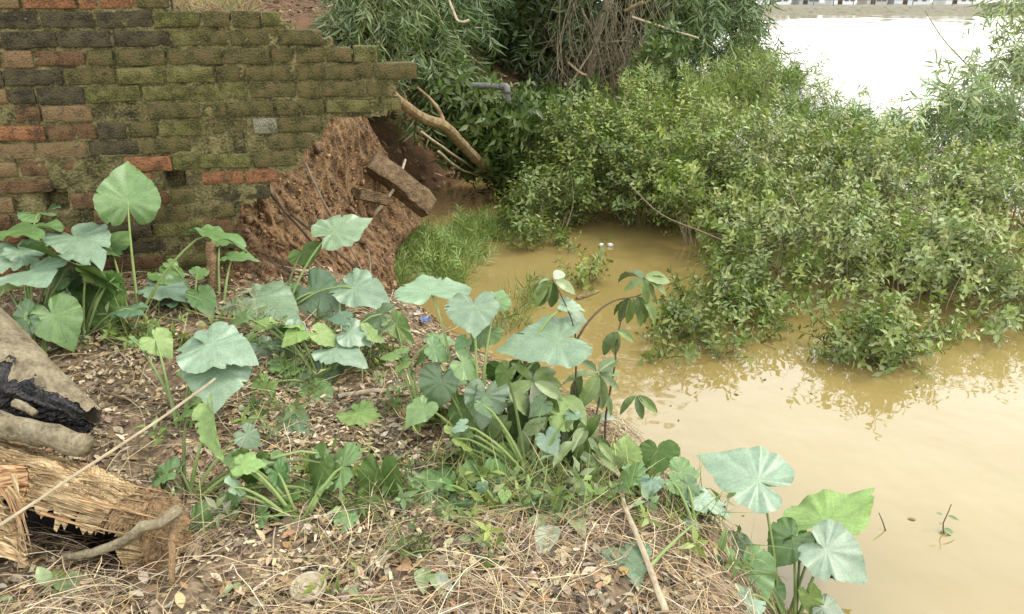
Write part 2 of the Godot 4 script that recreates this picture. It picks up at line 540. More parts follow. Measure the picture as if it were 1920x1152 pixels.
func build_wall() -> void:
	var wall := thing("brick_wall", "old mossy red brick wall with a broken stepped right end above the slide", "brick wall", wall_at(0.3, 0.6))
	var outline := PackedVector2Array()
	for q in [[-330, -160], [306, -160], [306, 30], [548, 38], [556, 68], [628, 72], [636, 96], [702, 98], [710, 128], [768, 134], [750, 160], [744, 185], [728, 219], [622, 224], [606, 262], [572, 290], [566, 318], [520, 330], [500, 356], [478, 384], [450, 392], [440, 430], [430, 470], [432, 700], [-330, 700]]:
		outline.append(wall_sy(q[0], q[1]))
	var variants := []
	for i in 6: variants.append(brick_mesh(i))
	var rr := RandomNumberGenerator.new()
	rr.seed = 77
	var course := 0.0815
	var tone := FastNoiseLite.new()
	tone.seed = 5
	tone.frequency = 1.3
	var holes := [wall_sy(328, 342), wall_sy(105, 378)]
	var tufts := []
	var pale_done := false
	var y := 0.52
	var row := 0
	while y < 2.62:
		var s := -1.05 + rr.randf_range(-0.1, 0.1) + (0.11 if row % 2 else 0.0)
		while s < 2.0:
			var header := rr.randf() < 0.22
			var l := rr.randf_range(0.098, 0.125) if header else rr.randf_range(0.195, 0.238)
			var joint := rr.randf_range(0.007, 0.016)
			var mid := Vector2(s + l / 2, y + 0.034)
			var lo := Geometry2D.is_point_in_polygon(Vector2(s + l * 0.22, mid.y), outline)
			var hi := Geometry2D.is_point_in_polygon(Vector2(s + l * 0.78, mid.y), outline)
			var hole := false
			for h in holes:
				if absf(h.y - mid.y) < 0.035 and h.x > s - 0.01 and h.x < s + l + 0.01: hole = true
			if (lo or hi) and not (hole and l < 0.4):
				var cut := 1.0
				var shift := 0.0
				if not lo or not hi:
					cut = rr.randf_range(0.5, 0.7)
					shift = (0.5 - cut / 2) * l * (1.0 if hi else -1.0)
				var o := MeshInstance3D.new()
				o.name = "brick"
				o.mesh = variants[rr.randi() % 6]
				var sink := -rr.randf_range(0.0, 0.012)
				if rr.randf() < 0.12: sink -= rr.randf_range(0.008, 0.03)
				var hh := 0.071 * rr.randf_range(0.88, 1.05)
				var bs := Basis(Vector3.UP, WYAW) * Basis(Vector3.FORWARD, rr.randf_range(-0.03, 0.03)) * Basis(Vector3.UP, rr.randf_range(-0.025, 0.025))
				bs = bs * Basis.from_scale(Vector3(l * cut, hh, 0.112))
				var c := wall_at(s + l / 2 + shift, y + 0.036, -0.056 + sink)
				wall.add_child(o, true)
				o.transform = Transform3D(bs, c - wall.position)
				# how overgrown: bare orange at the left, moss to the right and along the top
				var px_mossy := smoothstep(0.1, 0.8, mid.x) * 1.0 - 0.08 + tone.get_noise_2d(mid.x * 1.0, mid.y * 1.6) * 0.75 + rr.randf_range(-0.32, 0.32)
				if mid.y < 1.28: px_mossy -= 0.45
				var k := 0
				if px_mossy < -0.38: k = 0
				elif px_mossy < -0.05: k = [6, 1, 1, 6, 2][rr.randi() % 5]
				elif px_mossy < 0.34: k = 1 if rr.randf() < 0.6 else 2
				elif px_mossy < 0.62: k = 3 if rr.randf() < 0.85 else 2
				else: k = 3 if rr.randf() < 0.55 else 4
				if mid.y > 1.86 and mid.x < 0.75 and mid.y < 2.04 and rr.randf() < 0.7: k = 2
				if mid.y > 2.045 and mid.x < 0.75: k = 0 if rr.randf() < 0.75 else 6
				if not pale_done and mid.distance_to(wall_sy(487, 216)) < 0.12:
					k = 5
					pale_done = true
				if absf(mid.y - wall_sy(400, 318).y) < 0.09 and mid.x > 0.45 and mid.x < 1.15 and rr.randf() < 0.35: k = 0
				o.material_override = M["brick%d" % k]
				if rr.randf() < 0.8:
					for g in 1 + rr.randi() % 14:
						var ts := s + shift + rr.randf_range(0.0, l)
						tufts.append(wall_at(ts, y + 0.072 + rr.randf_range(-0.006, 0.006), rr.randf_range(-0.02, 0.002)))
						if not Geometry2D.is_point_in_polygon(Vector2(ts, y + 0.11), outline):
							for e in 5: tufts.append(wall_at(ts + rr.randf_range(-0.02, 0.02), y + 0.073, rr.randf_range(-0.2, 0.0)))
			s += l + joint
		y += course * rr.randf_range(0.985, 1.015)
		row += 1
	# mortar and rubble behind and between the bricks: a rough slab whose face lies a little back
	var b := MB.new()
	var nx := 230
	var ny := 150
	var idx := {}
	var deep := 0.0
	for side in 2:
		for k in ny:
			for i in nx:
				var s := -1.1 + i * 0.0135
				var yy := 0.5 + k * 0.0142
				if not Geometry2D.is_point_in_polygon(Vector2(s, yy), outline): continue
				var hole := false
				for h in holes:
					if absf(h.y - yy) < 0.042 and absf(h.x - s) < 0.05: hole = true
				deep = -0.017 + fine_noise.get_noise_2d(s * 320, yy * 320) * 0.016 + land_noise.get_noise_2d(s * 300, yy * 300) * 0.008
				if hole: deep = -0.105
				if side == 1: deep = -0.235 + fine_noise.get_noise_2d(s * 100, yy * 100) * 0.03
				var jag := Vector2(fine_noise.get_noise_2d(s * 500, yy * 500), fine_noise.get_noise_2d(s * 500 + 99, yy * 500)) * 0.012
				idx[side * 1000000 + k * 1000 + i] = b.p(wall_at(s + jag.x, yy + jag.y, deep))
	for k in ny - 1:
		for i in nx - 1:
			var q := [k * 1000 + i, k * 1000 + i + 1, (k + 1) * 1000 + i + 1, (k + 1) * 1000 + i]
			var ok := true
			for e in q:
				if not idx.has(e): ok = false
			if not ok: continue
			b.quad(idx[q[0]], idx[q[3]], idx[q[2]], idx[q[1]])
			b.quad(idx[1000000 + q[0]], idx[1000000 + q[1]], idx[1000000 + q[2]], idx[1000000 + q[3]])
			# close the slab along its broken edges
			for e in 4:
				var di: int = [0, 1, 0, -1][e]
				var dk: int = [-1, 0, 1, 0][e]
				var full := true
				for c in [[0, 0], [1, 0], [1, 1], [0, 1]]:
					if not idx.has((k + dk + c[1]) * 1000 + i + di + c[0]): full = false
				if full: continue
				var f0: int = q[e]
				var f1: int = q[(e + 1) % 4]
				var a := b.p(b.v[idx[f0]])
				var a2 := b.p(b.v[idx[f1]])
				var a3 := b.p(b.v[idx[1000000 + f1]])
				var a4 := b.p(b.v[idx[1000000 + f0]])
				b.quad(a, a2, a3, a4)
	part("mortar", b.mesh(), M.mortar, wall)
	# moss and fine weeds that grow out of the joints and along the broken top
	var xf := []
	var cols := []
	for q in tufts:
		xf.append(Transform3D(aim(Vector3(rf(-0.8, 0.8) + 0.25, 0.9, rf(0.0, 1.0)), rf(0, TAU)) * Basis.from_scale(Vector3(1.6, 1.0, 1.0) * rf(0.008, 0.032)), q))
		cols.append(tint([Color(0.20, 0.18, 0.075), Color(0.13, 0.135, 0.045), Color(0.27, 0.23, 0.11)][rng.randi() % 3], 0.3))
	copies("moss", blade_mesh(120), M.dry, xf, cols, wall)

# ------------------------------------------------------------------ leaves
const TARO_A := [0.0, 5.0, 12.0, 26.0, 46.0, 75.0, 105.0, 125.0, 142.0, 156.0, 167.0, 174.0, 180.0]
const TARO_R := [1.0, 0.915, 0.81, 0.695, 0.625, 0.60, 0.60, 0.585, 0.555, 0.48, 0.34, 0.21, 0.11]
func taro_r(deg: float) -> float:
	var i := 0
	while i < TARO_A.size() - 2 and TARO_A[i + 1] < deg: i += 1
	var m := TARO_R.size() - 1
	return cubic_interpolate_in_time(TARO_R[i], TARO_R[i + 1], TARO_R[maxi(i - 1, 0)], TARO_R[mini(i + 2, m)], (deg - TARO_A[i]) / (TARO_A[i + 1] - TARO_A[i]), TARO_A[i + 1] - TARO_A[i], TARO_A[maxi(i - 1, 0)] - TARO_A[i] if i > 0 else -5.0, TARO_A[mini(i + 2, m)] - TARO_A[i] if i + 2 <= m else TARO_A[m] - TARO_A[i] + 6.0)

# a blade with its attachment at a; x axis to the tip, n the upper side
func taro_blade(a: Vector3, tip: Vector3, n: Vector3, wf: float, bend: float, lobe: float, fold: float, torn: float) -> ArrayMesh:
	var b := MB.new()
	var ax := tip - a
	var l := ax.length()
	ax /= l
	var side := n.cross(ax).normalized()
	n = ax.cross(side)
	var ph := rf(0, TAU)
	var w1 := rf(0.02, 0.055)
	var g0 := rf(0.8, 1.18)
	var body := Color(g0 * rf(0.88, 1.14), g0, g0 * rf(0.8, 1.1))
	var brown := Color(0.95, 0.62, 0.4) * g0
	var lop := rf(-0.10, 0.10)
	var swing := rf(-0.12, 0.12)
	var spokes := 80
	var rings := 9
	b.p(a, Vector2(0.5, 1.05 / 1.8), body)
	var nick := PackedFloat32Array()
	for k in spokes + 1:
		nick.append(1.0 - (rf(0.0, 0.035)) - (rf(0.05, 0.3) if rng.randf() < torn else 0.0))
	nick[spokes] = nick[0]
	for j in range(1, rings + 1):
		var rho := float(j) / rings
		for k in spokes + 1:
			var deg := -180.0 + 360.0 * k / spokes
			var r := taro_r(absf(deg)) * rho
			if j == rings: r *= nick[k]
			var phi := deg_to_rad(deg)
			var u := r * cos(phi)
			var v := r * sin(phi) * (1.0 + lop * signf(phi)) + swing * u * absf(u)
			var z := 0.0
			z += fold * absf(v) * (0.55 + 0.45 * rho)
			z += 0.013 * rho * rho * cos(phi * 15.0) * smoothstep(0.1, 0.5, absf(phi))
			z += w1 * rho * rho * rho * sin(phi * 5.0 + ph) + 0.02 * rho * rho * sin(phi * 11.0 + ph * 2.0)
			if u > 0.0: z -= bend * u * u
			else: z -= lobe * u * u
			z -= 0.10 * v * v
			b.p(a + (ax * u + side * v * wf + n * z) * l, Vector2(0.5 + v / 1.8, (1.05 - u) / 1.8), body if j < rings or nick[k] > 0.975 else body.lerp(brown, 0.7))
	var s1 := spokes + 1
	for k in spokes: b.tri(0, 1 + k, 2 + k)
	for j in rings - 1:
		for k in spokes:
			var q := 1 + j * s1 + k
			b.quad(q, q + s1, q + s1 + 1, q + 1)
	return b.mesh()

func leaf_normal(a: Vector3, tip: Vector3, k: float, roll: float) -> Vector3:
	var ax := (tip - a).normalized()
	var hint := Vector3.UP + (EYE - a).normalized() * k
	var n := (hint - ax * hint.dot(ax)).normalized()
	return n.rotated(ax, roll)

func tip_point(a: Vector3, tx: float, ty: float, d: float, delta: float) -> Vector3:
	var tip: Vector3
	if delta > 5.0: tip = at(tx, ty, d + delta - 10.0)
	else:
		tip = on_y(tx, ty, a.y - delta)
		var lim := at(tx, ty, d)
		if tip.distance_to(a) > 2.2 * maxf(lim.distance_to(a), 0.03) or (tip - EYE).dot(ray(tx, ty)) < 0: tip = lim
	return tip

# leaves: [attach x, y, tip x, y, depth offset, tip drop (or 10 + depth step), width, facing, roll, tone, (bend, lobe, fold)]
func taro(label: String, bx: float, by: float, leaves: Array, called := "taro_plant", lift := 0.0) -> void:
	var base := on(bx, by)
	base.y += lift
	var d0 := depth_of(base)
	var t := thing(called, label, "plant", base, "taro plants on the bank")
	for q in leaves:
		var d: float = d0 + q[4]
		var a := at(q[0], q[1], d)
		var g := ground_h(a.x, a.z)
		if a.y < g + 0.03:
			a = on(q[0], q[1]) + Vector3(0, 0.035, 0)
			d = depth_of(a)
		var tip := tip_point(a, q[2], q[3], d, q[5])
		var n := leaf_normal(a, tip, q[7], q[8])
		var ex: Array = q[10] if q.size() > 10 else [rf(0.12, 0.32), rf(0.1, 0.4), rf(0.02, 0.16)]
		part("leaf", taro_blade(a, tip, n, q[6], ex[0], ex[1], ex[2], 0.05), M["taro%d" % int(q[9])], t)
		var b := MB.new()
		var foot := base + Vector3(rf(-0.025, 0.025), -0.03, rf(-0.02, 0.02))
		var len_p := foot.distance_to(a)
		var c1 := foot.lerp(a, 0.45) + Vector3(0, len_p * 0.12, 0)
		var c2 := foot.lerp(a, 0.85) + Vector3(0, len_p * 0.08, 0)
		if len_p < 0.9:
			tube(b, path([foot, c1, c2, a - n * 0.002], 9), 0.0085, 0.0036, 6)
			part("petiole", b.mesh(), M.petiole if q[9] != 3 else M.petiole_dark, t)

# an oval pointed leaf
func oval_blade(a: Vector3, tip: Vector3, n: Vector3, w: float, bend: float, fold: float) -> ArrayMesh:
	var b := MB.new()
	var ax := tip - a
	var l := ax.length()
	ax /= l
	var side := n.cross(ax).normalized()
	n = ax.cross(side)
	var rows := 12
	for i in rows + 1:
		var t := float(i) / rows
		var hw := w * pow(sin(PI * pow(t, 0.85)), 0.8) * 0.5 if i < rows else 0.0
		for k in 7:
			var v := (k - 3) / 3.0
			var z := -bend * (t - 0.3) * (t - 0.3) * 1.2 + fold * absf(v) * hw * 2.0 / maxf(w, 0.01) * 0.25 + 0.012 * sin(t * 26.0 + absf(v) * 2.0) * absf(v)
			b.p(a + ax * t * l + side * v * hw * l + n * z * l, Vector2(0.5 + v * hw * 0.35, (1.0 - t) * 0.55 + 0.01))
	for i in rows:
		for k in 6:
			var q := i * 7 + k
			b.quad(q, q + 7, q + 8, q + 1)
	return b.mesh()

# ------------------------------------------------------------------ sprigs for crowns
func small_leaf(b: MB, o: Vector3, dir: Vector3, up: Vector3, l: float, w: float, col: Color, droop := 0.2) -> void:
	var s := dir.cross(up).normalized()
	var n := s.cross(dir).normalized()
	var m := o + dir * l * 0.5 - n * w * 0.12
	var a := b.p(o, Vector2.ZERO, col)
	var c := b.p(o + dir * l * 0.45 + s * w * 0.5 + n * w * 0.1, Vector2.ZERO, col)
	var d := b.p(o + dir * l * 0.45 - s * w * 0.5 + n * w * 0.1, Vector2.ZERO, col)
	var e := b.p(o + dir * l - n * l * droop, Vector2.ZERO, col)
	var f := b.p(m, Vector2.ZERO, col)
	b.tri(a, f, c); b.tri(f, e, c); b.tri(a, d, f); b.tri(f, d, e)

func oval_sprig(sd: int, n: int, l: float, w: float, length: float) -> ArrayMesh:
	var b := MB.new()
	rng.seed = sd
	tube(b, PackedVector3Array([Vector3.ZERO, Vector3(rf(-0.02, 0.02), length * 0.5, 0), Vector3(rf(-0.03, 0.03), length, rf(-0.03, 0.03))]), 0.003, 0.0012, 3, 0.0, false, Color(0.5, 0.45, 0.5))
	for i in n:
		var t := 0.15 + 0.85 * (i + rf(0, 0.6)) / n
		var ang := i * 2.4 + rf(-0.5, 0.5)
		var out := Vector3(cos(ang), rf(0.1, 0.9), sin(ang)).normalized()
		var g := rf(0.6, 1.25)
		small_leaf(b, Vector3(0, length * t, 0), out, (Vector3.UP + Vector3(rf(-0.6, 0.6), 0, rf(-0.6, 0.6))).normalized(), l * rf(0.7, 1.25), w * rf(0.8, 1.2), Color(g * rf(0.9, 1.15), g, g * rf(0.7, 1.2)), rf(0.0, 0.3))
	return b.mesh()

func bamboo_sprig(sd: int, n: int, l: float, w: float) -> ArrayMesh:
	var b := MB.new()
	rng.seed = sd
	tube(b, PackedVector3Array([Vector3.ZERO, Vector3(0, 0.12, 0), Vector3(0.02, 0.22, 0)]), 0.0022, 0.001, 3, 0.0, false, Color(0.9, 0.8, 0.6))
	for i in n:
		var t := 0.25 + 0.75 * (i + 0.5) / n
		var ang := (i % 2) * PI + rf(-0.9, 0.9)
		var dir := Vector3(cos(ang) * 0.7, rf(0.35, 1.1), sin(ang) * 0.7).normalized()
		var up := Vector3(rf(-0.5, 0.5), rf(-0.2, 0.6), 1).normalized()
		var s := dir.cross(up).normalized()
		var nn := s.cross(dir).normalized()
		var ll := l * rf(0.7, 1.2)
		var o := Vector3(0, 0.22 * t, 0)
		var g := rf(0.65, 1.25)
		var col := Color(g * rf(0.9, 1.15), g, g * rf(0.7, 1.1))
		var a := b.p(o, Vector2.ZERO, col)
		var c := b.p(o + dir * ll * 0.35 + s * w * 0.5 - nn * ll * 0.03, Vector2.ZERO, col)
		var d := b.p(o + dir * ll * 0.35 - s * w * 0.5 - nn * ll * 0.03, Vector2.ZERO, col)
		var e := b.p(o + dir * ll * 0.94 - nn * ll * 0.3, Vector2.ZERO, col)
		b.tri(a, d, c); b.tri(c, d, e)
	return b.mesh()

func copies(called: String, mesh: Mesh, mat: Material, xf: Array, cols: Array, parent: Node3D) -> MultiMeshInstance3D:
	var mm := MultiMesh.new()
	mm.transform_format = MultiMesh.TRANSFORM_3D
	mm.use_colors = true
	mm.mesh = mesh
	mm.instance_count = xf.size()
	for i in xf.size():
		mm.set_instance_transform(i, xf[i])
		mm.set_instance_color(i, cols[i])
	var o := MultiMeshInstance3D.new()
	o.name = called if parent != self else numbered(called)
	o.multimesh = mm
	o.material_override = mat
	parent.add_child(o, true)
	if parent != self: o.position = -root_of(parent)
	o.set_meta("kind", "stuff")
	return o

func aim(dir: Vector3, spin: float) -> Basis:
	var y := dir.normalized()
	var x := y.cross(Vector3(0.37, 0.21, 0.9)).normalized()
	var z := x.cross(y)
	return Basis(x, y, z) * Basis(Vector3.UP, spin)

func tint(c: Color, v := 0.25) -> Color:
	var g := rf(1.0 - v, 1.0 + v)
	return Color(c.r * g * rf(0.9, 1.12), c.g * g, c.b * g * rf(0.8, 1.2))

var sprigs := {}

# a bush standing in the water: bent stems from its foot, leafy twigs along their outer part
func bush(label: String, bx: float, by: float, rad: float, high: float, n: int, col: Color, sprig: String, lean := Vector3.ZERO, group := "flooded bushes in the shallow water", low := 0.0) -> void:
	var foot := on_y(bx, by, 0.0)
	var t := thing("flooded_bush", label, "bush", foot, group)
	var b := MB.new()
	var xf := []
	var cols := []
	var stems := int(n * 1.4 / 12.0)
	for i in stems:
		var a := rf(0, TAU)
		var up := pow(rng.randf(), 0.7)
		var rr := rad * sqrt(1.0 - up * up * 0.8) * rf(0.65, 1.05)
		var end := foot + Vector3(cos(a) * rr, low + high * (0.12 + 0.88 * up) * rf(0.85, 1.05), sin(a) * rr) + lean * rf(0.6, 1.2)
		var start := foot + Vector3(cos(a) * rad * 0.25, -0.1, sin(a) * rad * 0.25)
		var mid := start.lerp(end, 0.5) + Vector3(rf(-0.1, 0.1), rf(0.0, 0.15) * high, rf(-0.1, 0.1))
		var p := path([start, mid, end], 7)
		tube(b, p, 0.007, 0.002, 4, 0.0, false)
		for k in 12:
			var f := 0.3 + 0.65 * pow(rng.randf(), 0.6)
			var q := p[mini(int(f * 6.0), 5)].lerp(p[mini(int(f * 6.0) + 1, 6)], f * 6.0 - int(f * 6.0))
			q += Vector3(rf(-1, 1), rf(-0.6, 0.8), rf(-1, 1)) * 0.085
			q.y = maxf(q.y, 0.0)
			var dir := (q - foot).normalized() * 0.5 + Vector3(rf(-1, 1), rf(-0.15, 1.1), rf(-1, 1))
			xf.append(Transform3D(aim(dir, rf(0, TAU)) * Basis.from_scale(Vector3.ONE * rf(0.7, 1.25)), q))
			cols.append(tint(col))
	part("stems", b.mesh(), M.twig if rng.randf() < 0.6 else M.twig_pale, t, true)
	copies("foliage", sprigs[sprig], M.foliage if sprig.begins_with("oval") else M.bamboo_leaf, xf, cols, t)

# culms given as lists of points; leafy twigs hang all along their outer part
func bamboo(label: String, culms: Array, n_each: int, spread: float, col: Color, droop: float, rad := 0.016, from := 0.25, called := "bamboo_clump", category := "bamboo", scale := 1.0, sprig := "bamboo", group := "") -> void:
	var first: Vector3 = culms[0][0]
	var t := thing(called, label, category, first, group)
	var xf := []
	var cols := []
	for c in culms:
		var p := path(c, 16)
		var b := MB.new()
		tube(b, p, rad, rad * 0.25, 6, 0.0, true)
		part("culm", b.mesh(), M.culm, t)
		for i in n_each:
			var f := from + (1.0 - from) * rng.randf()
			var q := p[mini(int(f * 15.0), 14)].lerp(p[mini(int(f * 15.0) + 1, 15)], f * 15.0 - int(f * 15.0))
			var off := Vector3(rf(-1, 1), rf(-1, 0.7), rf(-1, 1)) * spread * sqrt(rng.randf())
			var dir := off.normalized() + Vector3(rf(-0.5, 0.5), -droop + rf(-0.4, 0.4), rf(-0.5, 0.5))
			xf.append(Transform3D(aim(dir, rf(0, TAU)) * Basis.from_scale(Vector3.ONE * rf(0.75, 1.3) * scale), q + off))
			cols.append(tint(col))
	copies("foliage", sprigs[sprig], M.bamboo_leaf, xf, cols, t)

# leaf masses: [centre, radii, count]
func tree(called: String, label: String, category: String, trunk: Array, r0: float, blobs: Array, col: Color, sprig: String, droop: float, scale := 1.0, group := "trees on the far side of the slide") -> void:
	var t := thing(called, label, category, trunk[0], group)
	var b := MB.new()
	var p := path(trunk, 10)
	tube(b, p, r0, r0 * 0.5, 8, 0.08)
	part("trunk", b.mesh(), M.twig, t)
	var lb := MB.new()
	var xf := []
	var cols := []
	for q in blobs:
		var c: Vector3 = q[0]
		var rd: Vector3 = q[1]
		tube(lb, path([p[6], p[6].lerp(c, 0.6) + Vector3(0, 0.1, 0), c], 6), r0 * 0.4, r0 * 0.1, 5)
		for i in int(q[2]):
			var v := Vector3(rf(-1, 1), rf(-1, 1), rf(-1, 1))
			while v.length() > 1.0 or v.length() < 0.1: v = Vector3(rf(-1, 1), rf(-1, 1), rf(-1, 1))
			v = v.normalized() * pow(v.length(), 0.6)
			var dir := v + Vector3(rf(-0.6, 0.6), -droop + rf(-0.4, 0.4), rf(-0.6, 0.6))
			xf.append(Transform3D(aim(dir, rf(0, TAU)) * Basis.from_scale(Vector3.ONE * rf(0.75, 1.3) * scale), c + v * rd))
			cols.append(tint(col, 0.3))
	part("limbs", lb.mesh(), M.twig, t)
	copies("crown", sprigs[sprig], M.foliage if sprig.begins_with("oval") else M.bamboo_leaf, xf, cols, t)

# ------------------------------------------------------------------ small shapes for the litter
func curl_leaf(sd: int) -> ArrayMesh:
	rng.seed = sd
	var b := MB.new()
	var curl := rf(0.2, 0.9)
	for i in 5:
		var t := i / 4.0
		var hw := 0.22 * sin(PI * clampf(t * 0.94 + 0.03, 0, 1))
		for k in 3:
			var v := k - 1.0
			b.p(Vector3(v * hw, absf(v) * hw * curl + 0.25 * curl * (t - 0.5) * (t - 0.5) + rf(-0.03, 0.03), t - 0.5))
	for i in 4:
		for k in 2:
			var q := i * 3 + k
			b.quad(q, q + 3, q + 4, q + 1)
	return b.mesh()

func straw_shape(sd: int) -> ArrayMesh:
	rng.seed = sd
	var b := MB.new()
	var p := PackedVector3Array()
	var bow := rf(-0.15, 0.15)
	for i in 5:
		var t := i / 4.0 - 0.5
		p.append(Vector3(bow * (0.25 - t * t) * 4.0 + rf(-0.015, 0.015), 0.10 * (0.25 - t * t) * 3.0 + rf(-0.02, 0.02), t))
	tube(b, p, 0.0042, 0.0028, 3, 0.0, false)
	return b.mesh()

func chip_shape(sd: int) -> ArrayMesh:
	rng.seed = sd
	var b := MB.new()
	var q := []
	for s in [-1, 1]:
		for e in [[-0.5, -0.2], [0.45, -0.16], [0.5, 0.2], [-0.4, 0.18]]:
			q.append(b.p(Vector3(e[1] + rf(-0.08, 0.08), s * 0.05 + rf(-0.03, 0.03), e[0] + rf(-0.1, 0.1))))
	b.quad(q[0], q[1], q[2], q[3])
	b.quad(q[7], q[6], q[5], q[4])
	for i in 4: b.quad(q[i], q[4 + i], q[4 + (i + 1) % 4], q[(i + 1) % 4])
	return b.mesh()

func scatter(called: String, label: String, meshes: Array, n: int, size: Vector2, lift: float, tiltv: float, pal: Array, where: Callable, aniso := 1.0) -> void:
	var xf := []
	var cols := []
	for i in meshes.size():
		xf.append([])
		cols.append([])
	var made := 0
	var lid := on(580, 1124)
	var tries := 0
	while made < n and tries < n * 12:
		tries += 1
		var x := rf(-3.1, 1.0)
		var z := rf(-5.6, -1.3)
		# only what the camera or its neighbourhood could see
		if absf(x) > -z * 0.78 + 0.25: continue
		# nearer ground is seen larger: thin the far part out
		if rng.randf() > clampf(3.2 / (z * z) + 0.18, 0, 1): continue
		if rng.randf() > where.call(x, z): continue
		var pit := false
		for q in pits:
			if Vector2(x - q[0], z - q[1]).length() < 0.085: pit = true
		if pit and rng.randf() < 0.99: continue
		if Vector2(x - lid.x, z - lid.z).length() < 0.06 and rng.randf() < 0.85: continue
		var h := ground_h(x, z)
		if h < 0.03: continue
		made += 1
		var nn := (ground_n(x, z) + Vector3(rf(-1, 1), rf(-0.2, 0.4), rf(-1, 1)) * tiltv).normalized()
		var s := rf(size.x, size.y)
		var bs := aim(nn, rf(0, TAU)) * Basis.from_scale(Vector3(s * rf(0.8, 1.3), s, s * aniso))
		var k := rng.randi() % meshes.size()
		xf[k].append(Transform3D(bs, Vector3(x, h + rf(0.1, 1.0) * lift, z)))
		cols[k].append(tint(pal[rng.randi() % pal.size()], 0.3))
	for i in meshes.size():
		var o := copies(called, meshes[i], M.dry, xf[i], cols[i], self)
		o.set_meta("label", label)
		o.set_meta("category", "litter")

func blade_mesh(sd: int) -> ArrayMesh:
	rng.seed = sd
	var b := MB.new()
	var bend := rf(0.3, 0.9)
	for i in 5:
		var t := i / 4.0
		var w := 0.016 * (1.0 - t * 0.92)
		var o := Vector3(0, t * (1.0 - 0.3 * bend * t), bend * t * t * 0.7)
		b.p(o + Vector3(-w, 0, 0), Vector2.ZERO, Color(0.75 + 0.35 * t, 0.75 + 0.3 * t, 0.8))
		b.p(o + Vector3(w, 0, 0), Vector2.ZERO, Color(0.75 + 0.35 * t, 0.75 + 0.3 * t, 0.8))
	for i in 4: b.quad(i * 2, i * 2 + 2, i * 2 + 3, i * 2 + 1)
	return b.mesh()

func grass(label: String, areas: Array, n: int, size: Vector2, col: Color) -> void:
	var c0 := on_y(areas[0][0], areas[0][1], areas[0][4])
	var t := thing("grass_clump", label, "grass", c0)
	var xf := [[], [], []]
	var cols := [[], [], []]
	for i in n:
		var q: Array = areas[rng.randi() % areas.size()]
		var a := rf(0, TAU)
		var r := sqrt(rng.randf())
		var p := on_y(q[0] + cos(a) * r * q[2], q[1] + sin(a) * r * q[3], q[4])
		p.y += rf(-0.08, 0.02)
		var k := i % 3
		xf[k].append(Transform3D(aim(Vector3(rf(-0.9, 1.1), rf(0.5, 1.3), rf(-0.7, 0.8)), rf(0, TAU)) * Basis.from_scale(Vector3.ONE * rf(size.x, size.y)), p))
		cols[k].append(tint(col, 0.35))
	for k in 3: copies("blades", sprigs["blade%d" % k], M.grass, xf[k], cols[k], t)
	# broader weeds between the blades
	var wx := []
	var wc := []
	for i in int(n / 12.0):
		var q: Transform3D = xf[i % 3][i]
		wx.append(Transform3D(aim(Vector3(rf(-1, 1), 0.8, rf(-1, 1)), rf(0, TAU)) * Basis.from_scale(Vector3.ONE * rf(0.45, 0.9)), q.origin + Vector3(0, 0.03, 0)))
		wc.append(tint(col, 0.3))
	copies("weeds", sprigs.bamboo_fine, M.bamboo_leaf, wx, wc, t)

func stick(called: String, label: String, pts: Array, r0: float, r1: float, mat: String, n := 12, sides := 7, wob := 0.12, category := "stick", group := "") -> MeshInstance3D:
	var b := MB.new()
	var p := path(pts, n)
	for i in range(1, n - 1): p[i] += Vector3(rf(-1, 1), rf(-1, 1), rf(-1, 1)) * r0 * 0.25
	var origin: Vector3 = pts[0]
	for i in n: p[i] -= origin
	tube(b, p, r0, r1, sides, wob)
	var o := part(called, b.mesh(), M[mat], self)
	o.position = origin
	tag(o, label, category, group)
	return o

func lay(px: float, py: float, up := 0.02) -> Vector3: return on(px, py) + Vector3(0, up, 0)

# ------------------------------------------------------------------ dead wood on the left
# part of a pipe-like shell between two angles that change along the axis
func shell(a: Vector3, z: Vector3, r0: float, r1: float, lo: Callable, hi: Callable, n: int, m: int, lump: float, inner := false, dome := 0.0) -> ArrayMesh:
	var b := MB.new()
	var ax := (z - a).normalized()
	var back := Vector3(ax.z, 0, -ax.x).normalized()
	if back.z > 0: back = -back
	var up := back.cross(ax).normalized()
	if up.y < 0: up = -up
	for i in n:
		var t := float(i) / (n - 1)
		var r := lerpf(r0, r1, t)
		if dome > 0.0 and t > 1.0 - dome: r *= sqrt(maxf(0.02, 1.0 - pow((t - 1.0 + dome) / dome, 2.0)))
		var l: float = lo.call(t)
		var h: float = hi.call(t)
		for k in m:
			var g := deg_to_rad(lerpf(l, h, float(k) / (m - 1)))
			var q := a.lerp(z, t)
			var dir := -back * cos(g) + up * sin(g)
			var w := land_noise.get_noise_3d(t * 70, cos(g) * 45, sin(g) * 45 + r0 * 300) * lump + fine_noise.get_noise_3d(t * 60, cos(g) * 160, sin(g) * 160) * lump * 0.6
			b.p(q + dir * (r + w), Vector2(g / 2.0, t * a.distance_to(z) * 1.5))
	var flip := (up.cross(-back)).dot(ax) > 0
	for i in n - 1:
		for k in m - 1:
			var q := i * m + k
			if flip != inner: b.quad(q, q + 1, q + m + 1, q + m)
			else: b.quad(q, q + m, q + m + 1, q + 1)
	return b.mesh()

